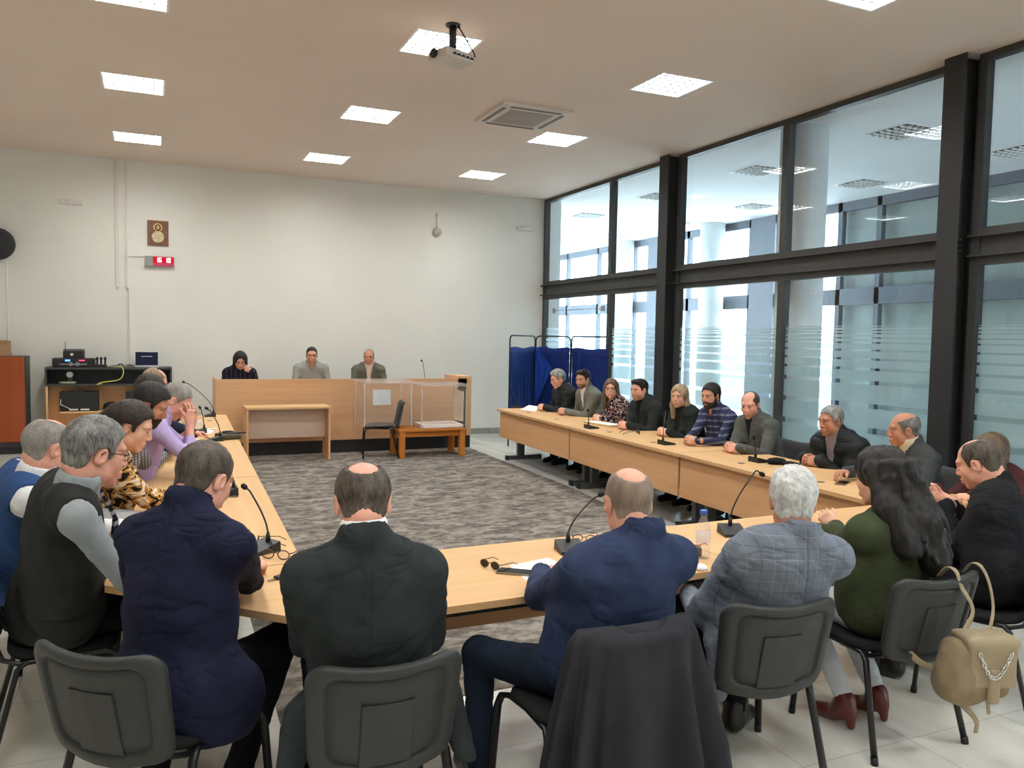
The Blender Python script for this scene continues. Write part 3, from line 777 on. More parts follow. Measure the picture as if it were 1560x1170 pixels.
# ------------------------------------------------------------------ the room
YB, XG, ZC = 13.225, 6.538, 4.213          # back wall, glass wall, ceiling
XL, YF, XF = -3.2, -2.2, 11.2              # left wall, wall behind the camera, far facade of the lobby
wall_m = plain('wall_paint', srgb(226, 222, 212), .85, noise=.02, nscale=1.5)
ceil_m = plain('ceiling_paint', srgb(224, 206, 192), .9, noise=.02, nscale=1.0)
steel = plain('grey_steel', srgb(62, 62, 61), .45, .0, .5, noise=.08, nscale=6)
steel_d = plain('dark_steel', srgb(46, 46, 47), .5, .0, .4, noise=.08, nscale=6)
beech = wood('beech_top', srgb(206, 163, 114), srgb(220, 179, 130), 1, .5, .55)
beech_x = wood('beech_top_across', srgb(206, 163, 114), srgb(220, 179, 130), 0, .5, .55)
panel_y = wood('beech_panel', srgb(208, 158, 112), srgb(222, 174, 128), 1, .5)
panel_x = wood('beech_panel_across', srgb(208, 160, 118), srgb(226, 180, 136), 0, .5)
edge_m = wood('beech_edge', srgb(206, 156, 100), srgb(220, 172, 116), 1, 1)
legm = plain('table_leg_grey', srgb(96, 98, 102), .45, .3, noise=.05)
black = plain('black_plastic', srgb(26, 26, 27), .5, noise=.05)
white_p = plain('white_plastic', srgb(228, 226, 220), .45, noise=.02)
paper = plain('paper_white', srgb(240, 240, 238), .8, noise=.02)

def floor_mat():
    m, nt, out = new_mat('marble_floor')
    b = N(nt, 'ShaderNodeBsdfPrincipled', i_Roughness=.16); b.inputs['Specular IOR Level'].default_value = .5
    mp = coords(nt, (1.1, .5, 1), (0, 0, .5)); nz = N(nt, 'ShaderNodeTexNoise', i_Scale=1.6, i_Detail=7.0, i_Roughness=.62, i_Distortion=1.4); L(nt, mp, 'Vector', nz, 'Vector')
    rp = ramp(nt, [(.25, srgb(194, 190, 178)), (.5, srgb(216, 213, 202)), (.72, srgb(230, 228, 219))]); L(nt, nz, 'Fac', rp, 'Fac')
    br = N(nt, 'ShaderNodeTexBrick'); br.offset = 0.0
    for k, v in (('Scale', 1.0), ('Mortar Size', .003), ('Brick Width', .6), ('Row Height', .6), ('Mortar Smooth', .1)): br.inputs[k].default_value = v
    br.inputs['Color1'].default_value = br.inputs['Color2'].default_value = (1, 1, 1, 1); br.inputs['Mortar'].default_value = (.72, .71, .68, 1)
    mo = coords(nt); L(nt, mo, 'Vector', br, 'Vector')
    mx = N(nt, 'ShaderNodeMixRGB', blend_type='MULTIPLY', i_Fac=1.0); L(nt, rp, 'Color', mx, 'Color1'); L(nt, br, 'Color', mx, 'Color2'); L(nt, mx, 'Color', b, 'Base Color')
    L(nt, b, 'BSDF', out, 'Surface'); return m
def carpet_mat():
    m, nt, out = new_mat('mottled_carpet')
    b = N(nt, 'ShaderNodeBsdfPrincipled', i_Roughness=.95); b.inputs['Specular IOR Level'].default_value = .05
    mp = coords(nt, (3.0, 5.2, 1), (0, 0, -.25)); nz = N(nt, 'ShaderNodeTexNoise', i_Scale=1.6, i_Detail=5.0, i_Roughness=.6, i_Distortion=.8); L(nt, mp, 'Vector', nz, 'Vector')
    mp2 = coords(nt, (13, 20, 1), (0, 0, .25)); n2 = N(nt, 'ShaderNodeTexNoise', i_Scale=1.0, i_Detail=4.0, i_Distortion=.5); L(nt, mp2, 'Vector', n2, 'Vector')
    mp3 = coords(nt); n3 = N(nt, 'ShaderNodeTexNoise', i_Scale=160.0, i_Detail=2.0); L(nt, mp3, 'Vector', n3, 'Vector')
    a1 = N(nt, 'ShaderNodeMath', operation='MULTIPLY_ADD'); a1.inputs[1].default_value = .55; L(nt, n2, 'Fac', a1, 0); L(nt, nz, 'Fac', a1, 2)
    a2 = N(nt, 'ShaderNodeMath', operation='MULTIPLY_ADD'); a2.inputs[1].default_value = .25; L(nt, n3, 'Fac', a2, 0); L(nt, a1, 'Value', a2, 2)
    dv = N(nt, 'ShaderNodeMath', operation='MULTIPLY'); dv.inputs[1].default_value = 1/1.8; L(nt, a2, 'Value', dv, 0)
    rp = ramp(nt, [(.36, srgb(78, 73, 69)), (.47, srgb(110, 103, 96)), (.58, srgb(152, 144, 134))]); L(nt, dv, 'Value', rp, 'Fac'); L(nt, rp, 'Color', b, 'Base Color')
    bp = N(nt, 'ShaderNodeBump', i_Strength=.5, i_Distance=.004); L(nt, n3, 'Fac', bp, 'Height'); L(nt, bp, 'Normal', b, 'Normal')
    L(nt, b, 'BSDF', out, 'Surface'); return m
def struct(name, mb, mat, parent=None):
    o = mb.build(name, mat, parent)
    if parent is None: o['kind'] = 'structure'
    return o
struct('floor', MB().box((XL-.1, YF-.1, -.12), (XF+.3, 22.4, 0)), floor_mat())
LX, LY = (-.16, 2.27, 4.65), (-.6, 1.84, 4.28, 6.72, 9.16, 11.67)
LH = .285
m = MB(); xs = [XL-.1] + [v for x in LX for v in (x-LH, x+LH)] + [XG+.06]; ys = [YF-.1] + [v for y in LY for v in (y-LH, y+LH)] + [YB+.12]
for i in range(len(xs)-1):
    if i % 2 == 0: m.box((xs[i], ys[0], ZC), (xs[i+1], ys[-1], ZC+.02))
    else:
        for j in range(0, len(ys)-1, 2): m.box((xs[i], ys[j], ZC), (xs[i+1], ys[j+1], ZC+.02))
struct('ceiling', m, ceil_m)
struct('roof_slab', MB().box((XL-.1, YF-.1, ZC+.13), (XG+.06, YB+.12, ZC+.2)), ceil_m)
struct('ceiling', MB().box((XG+.06, YF-.1, ZC), (XF+.3, 22.4, ZC+.12)), plain('lobby_ceiling_paint', srgb(226, 228, 230), .9, noise=.02, nscale=1))
struct('wall_back', MB().box((XL-.1, YB, 0), (XG+.12, YB+.12, ZC)), wall_m)
struct('wall_left', MB().box((XL-.1, YF, 0), (XL, YB, ZC)), wall_m)
struct('wall_front', MB().box((XL-.1, YF-.1, 0), (XG+.12, YF, ZC)), wall_m)
m = MB()
for k in range(6): x = XG+.12+(XF-XG)*k/5; m.box((x-.04, YF-.1, 0), (x+.04, YF, ZC))
m.box((XG+.12, YF-.1, 2.4), (XF+.1, YF, 2.66)); m.box((XG+.12, YF-.1, ZC-.1), (XF+.1, YF, ZC))
fw = struct('window_6', m, steel)  # unseen glazed lobby end, added to let daylight in from behind the camera
struct('front_pane', MB().box((XG+.12, YF-.05, 0), (XF+.1, YF-.045, ZC)), glass_mat('front_glass', (.97, .98, .98), .5), fw)
struct('ground_front', MB().box((XG+.0, -12, -.15), (XF+.3, YF-.1, -.02)), plain('paving', srgb(226, 226, 222), .9))
struct('baseboard_back', MB().box((4.53, YB-.015, 0), (XG-.12, YB, .10), .003), plain('marble_skirting', srgb(150, 152, 140), .3, noise=.25, nscale=5))
cp = tag(MB().prism([(.50, 3.50), (4.12, 3.56), (4.21, 6.2), (4.40, 8.1), (4.47, 11.63), (.64, 11.63)], .0, .004).build('carpet', carpet_mat()), 'grey mottled carpet filling the floor between the tables', 'carpet')
# dais behind the podium
struct('platform', MB().box((.80, 11.70, 0), (4.47, YB-.001, .186)), plain('platform_grey', srgb(120, 116, 108), .7))

# --- glass wall: steel columns, transoms and glazed bays
def i_column(y, name):
    m = MB(); hw = .105
    m.box((XG-.20, y-hw, 0), (XG-.182, y+hw, ZC)); m.box((XG+.06, y-hw, 0), (XG+.078, y+hw, ZC)); m.box((XG-.182, y-.008, 0), (XG+.06, y+.008, ZC))
    o = struct(name, m, steel_d)
    b = MB()
    for sy in (-1, 1):
        for zz in (2.50, 2.55, 2.60, 2.65):
            for xx in (-.12, -.06): b.tube([(XG+xx, y+sy*.008, zz), (XG+xx, y+sy*.03, zz)], .012, 6)
    struct('bolt_row', b, steel, o)
GL = glass_mat('clear_glass', (.975, .985, .985), .9)
FILM = film_mat('frosted_film')
GAPS = [(1.887, .011), (1.853, .012), (1.823, .013), (1.778, .014), (1.73, .017), (1.654, .019), (1.564, .022), (1.464, .027), (1.331, .040), (1.096, .048), (.85, .06)]
def bay(k, y0, y1, mids):
    """one glazed bay between two steel columns"""
    f = MB(); w = .075; x0, x1 = XG-.045, XG+.045
    f.box((x0, y0, 0), (x1, y0+w, ZC)); f.box((x0, y1-w, 0), (x1, y1, ZC)); f.box((x0, y0+w, ZC-.06), (x1, y1-w, ZC)); f.box((x0, y0+w, 0), (x1, y1-w, .08))
    f.box((x0, y0+w, 2.665), (x1, y1-w, 2.735)); f.box((x0, y0+w, 2.415), (x1, y1-w, 2.485))
    for ym in mids: f.box((x0, ym-.05, .08), (x1, ym+.05, 2.415)); f.box((x0, ym-.05, 2.735), (x1, ym+.05, ZC-.06))
    o = struct('window_%d' % k, f, steel)
    b = MB()                                                    # channel beam between the upper and lower lights
    b.box((XG-.10, y0, 2.485), (XG+.02, y1, 2.50)); b.box((XG-.10, y0, 2.655), (XG+.02, y1, 2.67)); b.box((XG-.022, y0, 2.50), (XG-.006, y1, 2.655))
    struct('transom', b, steel, o)
    ed = [y0+w] + [q for ym in mids for q in (ym-.05, ym+.05)] + [y1-w]
    for a, c in zip(ed[::2], ed[1::2]):
        struct('upper_pane', MB().box((XG-.004, a, 2.735), (XG+.004, c, ZC-.06)), GL, o)
        lp = struct('lower_pane', MB().box((XG-.004, a, .08), (XG+.004, c, 2.415)), GL, o)
        fm = MB(); top = 1.900
        for gz, gh in GAPS:
            fm.box((XG+.0055, a, gz+gh/2), (XG+.0065, c, top)); top = gz-gh/2
        fm.box((XG+.0055, a, .08), (XG+.0065, c, top))
        struct('frosted_film', fm, FILM, o)
    return o
COLY = [13.16, 9.26, 4.93, .60]
for i, y in enumerate(COLY[1:]): i_column(y, 'column_%d' % (i+1))
bays = [bay(1, 9.26+.115, YB-.001, [10.89]), bay(2, 4.93+.115, 9.26-.115, [7.12]), bay(3, .60+.115, 4.93-.115, [2.8]), bay(4, YF, .60-.115, [])]
# glass door hardware in the first bay
hw = MB(); hw.box((XG-.03, 11.05, 2.16), (XG-.01, 11.17, 2.25), .006); hw.box((XG-.03, 12.75, 2.16), (XG-.01, 12.85, 2.25), .006); hw.tube([(XG-.02, 11.1, 2.205), (XG-.02, 12.8, 2.205)], .006, 6)
struct('door_hardware', hw, plain('satin_metal', srgb(190, 190, 188), .3, .9), bays[0])

# --- lobby beyond the glass
lob = plain('lobby_paint', srgb(214, 218, 216), .8, noise=.03)
for i, (x, y) in enumerate([(6.99, 7.36), (6.99, 3.95), (6.99, .4)]): struct('column_%d' % (i+4), MB().lathe([(.27, 0), (.27, ZC)], 40, T(x, y, 0)), lob)
for i, (x, y) in enumerate([(10.9, 17.6), (10.9, 14.05)]): struct('column_%d' % (i+7), MB().lathe([(.26, 0), (.26, ZC)], 32, T(x, y, 0)), lob)
struct('wall_lobby_end', MB().box((XG+.13, 22.2, 0), (XF+.3, 22.4, ZC)), lob)
struct('wall_lobby_return', MB().box((XG+.12, YB, 0), (XG+.30, YB+2.2, ZC)), lob)
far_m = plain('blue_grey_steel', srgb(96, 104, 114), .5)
f = MB()
f.box((XF, YF, ZC-.16), (XF+.1, 22.2, ZC)); f.box((XF, YF, 2.40), (XF+.1, 22.2, 2.68)); f.box((XF, YF, 0), (XF+.1, 22.2, .12))
for y in (21.2, 19.4, 17.6, 16.65, 15.3, 13.2, 12.5, 10.85, 10.0, 8.70, 6.9, 4.6, 2.6): f.box((XF, y-.05, .1), (XF+.1, y+.05, ZC))
f.box((XF-.04, 16.2, 0), (XF+.06, 16.9, ZC)); f.box((XF-.04, 12.45, 0), (XF+.06, 13.15, ZC))
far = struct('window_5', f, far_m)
struct('far_pane', MB().box((XF+.04, YF, .1), (XF+.05, 22.2, ZC-.1)), glass_mat('far_glass', (.96, .975, .98), .6), far)
# added grey-green wall standing in for the dim interior beyond the far glass
gg = plain('grey_green_panel', srgb(160, 170, 164), .6, noise=.04)
struct('wall_lobby_far', MB().box((XF+.16, YF, 0), (XF+.26, 11.0, ZC+.1)), gg)
bd = plain('pale_render', srgb(232, 228, 214), .9, noise=.03)
for i, (y0, y1, h, x) in enumerate([(15.0, 21.5, 3.1, 22.0), (28.0, 44.0, 5.0, 26.0)]): struct('building_%d' % (i+1), MB().box((x, y0, 0), (x+3, y1, h)), bd)
struct('ground_outside', MB().box((XF+.3, -10, -.15), (40, 60, -.02)), plain('paving', srgb(226, 226, 222), .9))

# --- ceiling lights: recessed troffers with white louvres
LOUV = plain('louvre_white', srgb(236, 236, 232), .3, .0, .6, noise=0)
LAMP = emit('lamp_tube_light', (.97, 1.0, 1.0), 52.0)
LAMP_OFF = plain('lamp_unlit', srgb(74, 80, 80), .4, noise=.05)
BLADE = plain('louvre_blade_shaded', (.022, .022, .022), .35, .0, .5, noise=0)  # shade painted in: near-black so lit louvre blades read grey beside the lamp
def troffer(x, y, lit, label, group):
    root = empty('ceiling_light', (x, y, ZC), label, 'ceiling light', group)
    h = .284
    fr = MB()
    for sx in (-1, 1): fr.box((sx*h-.011, -h-.011, -.006), (sx*h+.011, h+.011, .0), .001); fr.box((-h, sx*h-.011, -.006), (h, sx*h+.011, .0), .001)
    fr.build('frame', LOUV, root)
    if lit:
        hs = MB(); hs.box((-h, -h, .075), (h, h, .08)); hs.box((-h, -h, .001), (-h+.004, h, .075)); hs.box((h-.004, -h, .001), (h, h, .075)); hs.box((-h+.004, -h, .001), (h-.004, -h+.004, .075)); hs.box((-h+.004, h-.004, .001), (h-.004, h, .075)); hs.build('housing', LOUV, root)
    z0, z1 = (.003, .019) if lit else (-.024, -.004)
    lv = MB(); n = 6
    for i in range(1, n): c = -h+2*h*i/n; lv.box((c-.0035, -h+.005, z0), (c+.0035, h-.005, z1), 0)
    for i in range(1, n): c = -h+2*h*i/n; lv.box((-h+.005, c-.003, z0), (h-.005, c+.003, z1-.004), 0)
    lv.build('louvre', BLADE if lit else LOUV, root)
    zz = .036 if lit else -.0015
    MB().box((-h+.008, -h+.008, zz), (h-.008, h-.008, zz+.001)).build('lamp_panel', LAMP if lit else LAMP_OFF, root)
    return root
row = {11.70: 'back wall row', 9.16: 'row before the back wall', 6.72: 'middle row', 4.28: 'row over the front table', 1.84: 'row over the camera', -.6: 'rear row'}
colm = {-.16: 'on the left side', 2.27: 'in the middle', 4.65: 'on the window side'}
first_lit = None
for y in (11.70, 9.16, 6.72, 4.28, 1.84, -.6):
    for x in (-.16, 2.27, 4.65):
        yy = 11.67 if y == 11.70 else y
        lab = 'lit square ceiling light with white louvre %s, %s' % (colm[x], row[y])
        if first_lit is None: first_lit = troffer(x, yy, True, lab, 'lit ceiling lights')
        else:
            c = copy_tree(first_lit); c.location = (x, yy, ZC); c['label'] = lab
first_off = None
for x in (8.06, 10.12):
    for k, y in enumerate((16.9, 14.4, 11.9, 9.39, 6.9, 4.4)):
        lab = 'unlit louvred light on the lobby ceiling, %s row from the back, %s' % (('first', 'second', 'third', 'fourth', 'fifth', 'sixth')[k], 'near the glass wall' if x < 9 else 'near the far facade')
        if first_off is None: first_off = troffer(x, y, False, lab, 'unlit lobby lights')
        else:
            c = copy_tree(first_off); c.location = (x, y, ZC); c['label'] = lab

# --- ceiling air conditioner
ac = empty('air_conditioner', (3.82, 8.38, ZC), 'white square cassette air conditioner set into the ceiling', 'air conditioner')
m = MB(); m.prism([(-.42, -.42), (.42, -.42), (.42, .42), (-.42, .42)], -.03, 0); m.build('panel', plain('ac_white', srgb(214, 206, 196), .6, noise=.02), ac)
m = MB()
for i in range(14): m.box((-.26, -.26+i*.04, -.036), (.26, -.26+i*.04+.022, -.0295))
m.build('grille', plain('ac_grille', srgb(170, 160, 150), .6), ac)
for k in range(4):
    MB().box((-.30, .335, -.040), (.30, .372, -.0305), .004, T(rz=k*PI/2)).build('air_flap', plain('ac_flap', srgb(120, 110, 102), .5), ac)

# --- projector on a ceiling pole
pr = empty('projector', (2.215, 6.24, ZC), 'small pale projector hanging from a short dark ceiling pole', 'projector')
MB().lathe([(.06, -.012), (.06, 0)], 20).build('ceiling_plate', steel_d, pr)
MB().tube([(0, 0, -.01), (0, 0, -.20)], .030, 14).build('pole', steel_d, pr)
MB().lathe([(.085, -.225), (.085, -.215), (.05, -.20)], 20).build('bracket', steel_d, pr)
m = MB(); m.box((-.16, -.12, -.30), (.16, .12, -.228), .018); m.build('housing', plain('projector_white', srgb(206, 196, 186), .5, noise=.03), pr, rz=.35)
m = MB(); m.lathe([(.0, 0), (.035, 0), (.038, .02), (.03, .025)], 18, T(-.165, .02, -.262, 0, 0, -PI/2)); m.build('lens', black, pr, rz=.35)
m = MB()
m.box((-.10, -.1225, -.278), (.12, -.1195, -.272))
for i in range(5): m.box((-.09+i*.045, -.124, -.275), (-.065+i*.045, -.119, -.262))
m.build('socket_strip', black, pr, rz=.35)
m = MB(); m.tube([(.03, -.03, -.01), (.07, -.05, -.08), (.12, -.07, -.17), (.15, -.10, -.24), (.14, -.13, -.27)], .006, 6); m.build('cable', black, pr)
# ------------------------------------------------------------------ tables
def x_in_l(y): return .60 + (y-3.785)*.0313
def x_in_r(y): return 4.03 + (y-.0)*.035
TT = .72
def leg_assembly(root, x0, x1, y, toe):
    """T leg: wide column and a long foot under the table"""
    xc = x0+(x1-x0)*.42
    m = MB(); m.box((xc-.05, y-.03, .06), (xc+.05, y+.03, TT-.03), .004); m.box((xc-.28, y-.025, TT-.06), (xc+.28, y+.025, TT-.028), .003)
    leg = m.build('leg', legm, root)
    m = MB(); m.box((x0+.05, y-.035, .008), (x1-.06, y+.035, .062), .006); m.build('foot', legm, leg)
    for xx in (x0+.05, x1-.06): MB().box((xx-.012, y-.038, .004), (xx+.012, y+.038, .066), .004).build('foot_cap', black, leg)
def long_table(xin, y0, y1, side, label, group):
    """side -1: people sit on the low-x side, the modesty panel faces the middle"""
    def X(y, d): return xin(y)+side*d
    root = empty('conference_table', (X((y0+y1)/2, .39), (y0+y1)/2, 0), label, 'table', group)
    ox, oy = X((y0+y1)/2, .39), (y0+y1)/2
    pts = [(X(y0, 0)-ox, y0-oy), (X(y0, .78)-ox, y0-oy), (X(y1, .78)-ox, y1-oy), (X(y1, 0)-ox, y1-oy)]
    if side < 0: pts = pts[::-1]
    MB().prism(pts, TT-.028, TT).build('tabletop', beech, root)
    q = [(X(y0, .05)-ox, y0-oy+.01), (X(y0, .068)-ox, y0-oy+.01), (X(y1, .068)-ox, y1-oy-.01), (X(y1, .05)-ox, y1-oy-.01)]
    MB().prism(q if side > 0 else q[::-1], .325, TT-.03).build('modesty_panel', panel_y, root)
    for y in (y0+.09, y1-.09):
        a, b = sorted((X(y, .08)-ox, X(y, .70)-ox))
        leg_assembly(root, a, b, y-oy, side)
    for k in range(2):
        m = MB(); yy = (y0+(y1-y0)*(.3+.4*k))-oy; m.lathe([(.03, TT), (.03, TT+.002), (.024, TT+.003)], 20, T(X(yy+oy, .2)-ox, yy, 0)); m.build('cable_grommet', plain('grommet_brown', srgb(92, 78, 60), .5), root)
    return root
ltab = [(3.54, 5.79), (5.80, 8.05), (8.06, 10.31)]
for (a, b), w in zip(ltab, ('nearest the camera', 'in the middle', 'by the podium')): long_table(x_in_l, a, b, -1, 'beech conference table in the left row, %s' % w, 'long beech tables')
rtab = [(3.66, 5.89), (5.90, 8.11), (8.12, 10.33)]
for (a, b), w in zip(rtab, ('nearest the camera', 'in the middle', 'by the blue screen')): long_table(x_in_r, a, b, 1, 'beech conference table in the right row before the windows, %s' % w, 'long beech tables')
# corner pieces and the two front tables
def flat_table(name, label, pts, panel, legs, org, group):
    root = empty(name, org, label, 'table', group)
    o = lambda p: (p[0]-org[0], p[1]-org[1])
    MB().prism([o(p) for p in pts], TT-.028, TT).build('tabletop', beech_x, root)
    if panel is not None: MB().prism([o(p) for p in panel], .355, TT-.03).build('modesty_panel', panel_x, root)
    return root
flat_table('corner_table', 'beech corner piece joining the left row to the front table', [(-.18, 3.53), (-.18, 3.476), (.55, 2.746), (.64, 2.746), (.62, 3.53)], None, None, (.2, 3.2, 0), 'corner tables')
flat_table('corner_table', 'beech corner piece joining the front table to the right row', [(4.17, 2.83), (4.26, 2.83), (4.95, 3.52), (4.95, 3.65), (4.16, 3.65)], None, None, (4.5, 3.2, 0), 'corner tables')
def front_table(x0, x1, label):
    yn = lambda x: 2.735+x*.0235; yf = lambda x: 3.50+x*.0235
    xm = (x0+x1)/2; org = (xm, (yn(xm)+yf(xm))/2, 0)
    root = flat_table('conference_table', label, [(x0, yn(x0)), (x1, yn(x1)), (x1, yf(x1)), (x0, yf(x0))], [(x0+.01, yf(x0)-.068), (x1-.01, yf(x1)-.068), (x1-.01, yf(x1)-.05), (x0+.01, yf(x0)-.05)], None, org, 'long beech tables')
    m = MB(); m.prism([(x0+.08-org[0], yn(x0)+.09-org[1]), (x1-.08-org[0], yn(x1)+.09-org[1]), (x1-.08-org[0], yn(x1)+.13-org[1]), (x0+.08-org[0], yn(x0)+.13-org[1])], TT-.075, TT-.028); m.build('steel_rail', steel_d, root)
    for x in (x0+.10, x1-.10):
        a, b = yn(x)+.10-org[1], yf(x)-.09-org[1]; xx = x-org[0]
        mm = MB(); mm.box((xx-.03, (a+b)/2+.02, .06), (xx+.03, (a+b)/2+.12, TT-.03), .004); lg = mm.build('leg', legm, root)
        mm = MB(); mm.box((xx-.035, a, .008), (xx+.035, b, .062), .006); mm.build('foot', legm, lg)
front_table(.645, 2.40, 'beech table in front of the dark suited man and the man in navy')
front_table(2.405, 4.155, 'beech table in front of the checked blazer and the woman in green')

# ------------------------------------------------------------------ podium and the things before it
pod = empty('podium_desk', (2.64, 11.9, 0), 'long beech podium desk with black plinth before the back wall', 'desk')
MB().box((-1.865, -.263, .186), (1.80, -.235, 1.075), .003).build('front_panel', panel_x, pod)
MB().box((-1.865, -.255, 0), (1.865, -.235, .186)).build('plinth', plain('plinth_black', srgb(30, 31, 33), .5), pod)
MB().box((1.65, -.263, .186), (1.875, .36, 1.108), .003).build('side_panel', panel_x, pod)
MB().box((-1.865, -.235, .186), (-1.84, .36, 1.075), .003).build('side_panel', panel_x, pod)
MB().box((-1.84, -.235, .90), (1.65, .36, .93), .003).build('desktop', beech_x, pod)
# small writing table
st = empty('side_table', (1.66, 11.25, .004), 'small beech table with pale modesty panel standing against the podium', 'table')
MB().box((-.55, -.24, .70), (.56, .22, .728), .003).build('tabletop', beech_x, st)
for x in (-.545, .527): MB().box((x, -.23, 0), (x+.028, .20, .70), .002).build('leg_panel', panel_y, st)
MB().box((-.517, .0, .29), (.527, .018, .70)).build('modesty_panel', wood('pale_panel', srgb(216, 190, 168), srgb(226, 200, 180), 0, .5), st)
# orange wooden coffee table
orange = wood('orange_wood', srgb(186, 112, 46), srgb(206, 134, 62), 0, .6)
ot = empty('coffee_table', (3.62, 11.05, .004), 'low orange wooden table under the right ballot box', 'table')
MB().box((-.50, -.27, .37), (.49, .27, .40), .004).build('tabletop', orange, ot)
MB().box((-.44, -.22, .29), (.43, .22, .37), .002).build('apron', orange, ot)
for x in (-.49, .40):
    for y in (-.26, .18): MB().box((x, y, 0), (x+.08, y+.08, .37), .004).build('leg', orange, ot)
# ballot boxes
acr = haze_mat('acrylic', .035, refl=.35)
acr_e = haze_mat('acrylic_edge', .30, refl=.8)
def ballot(org, rz, label, notice):
    w, d, h = .335, .27, .60; t = .008
    root = empty('ballot_box', org, label, 'ballot box', 'ballot boxes', rz)
    m = MB(); m.box((-w, -d, 0), (w, -d+t, h)); m.box((-w, d-t, 0), (w, d, h)); m.box((-w, -d+t, 0), (-w+t, d-t, h)); m.box((w-t, -d+t, 0), (w, d-t, h)); m.box((-w+t, -d+t, 0), (w-t, d-t, t)); m.build('body', acr, root)
    for sx in (-1, 1):
        for sy in (-1, 1): MB().box((sx*w-.007, sy*d-.007, 0), (sx*w+.007, sy*d+.007, h)).build('edge_strip', acr_e, root)
    m = MB(); m.box((-w-.02, -d-.02, h), (w+.02, d+.02, h+.035), .004); m.build('lid', haze_mat('acrylic_lid', .16, refl=.6), root)
    return root
b1 = ballot((2.98, 11.13, .455), 0, 'clear ballot box with a paper notice, standing on the black chair', True)
MB().box((-.22, -.278, .30), (.03, -.272, .51)).build('notice', plain('notice_paper', srgb(204, 206, 208), .7), b1)
b2 = ballot((3.79, 11.10, .405), 0, 'clear ballot box with white frame inside on the orange table', False)
m = MB(); m.box((-.30, -.24, .01), (.30, -.19, .05)); m.box((-.30, .17, .01), (.30, .22, .05)); m.box((-.30, -.19, .01), (-.25, .17, .05)); m.box((.25, -.19, .01), (.30, .17, .05)); m.build('ballot_tray', paper, b2)
MB().box((.315, -.20, .08), (.322, .20, .52)).build('side_notice', plain('notice_cream', srgb(214, 200, 176), .7), b2)

# ------------------------------------------------------------------ stacking chairs
shell = plain('chair_shell_grey', srgb(50, 51, 50), .55, .0, .4, noise=.06, nscale=20, bump=.15, bscale=500)
seatm = fabric('chair_seat_cloth', srgb(34, 34, 35), .9)
tube_m = plain('black_tube', srgb(24, 24, 26), .3, .2, .5, noise=.03)
def rounded(w, h0, h1, wb, n=7, rt=.065, rb=.10):
    """outline of the chair back: rounded corners, narrower towards the bottom, waisted top edge"""
    pts = []
    def arc(cx, cz, r, a0, a1):
        for i in range(n): a = a0+(a1-a0)*i/(n-1); pts.append((cx+r*math.cos(a), cz+r*math.sin(a)))
    arc(w-rt, h1-rt, rt, 0, PI/2)
    for i in range(1, 6): t = i/6; x = (w-rt)*(1-2*t); pts.append((x, h1-.016*(1-(x/(w-rt))**2)))
    arc(-w+rt, h1-rt, rt, PI/2, PI)
    arc(-wb+rb, h0+rb, rb, PI, 1.5*PI)
    for i in range(1, 5): t = i/5; x = (-wb+rb)*(1-2*t); pts.append((x, h0-.022*(1-(x/(wb-rb))**2)))
    arc(wb-rb, h0+rb, rb, 1.5*PI, 2*PI)
    return pts
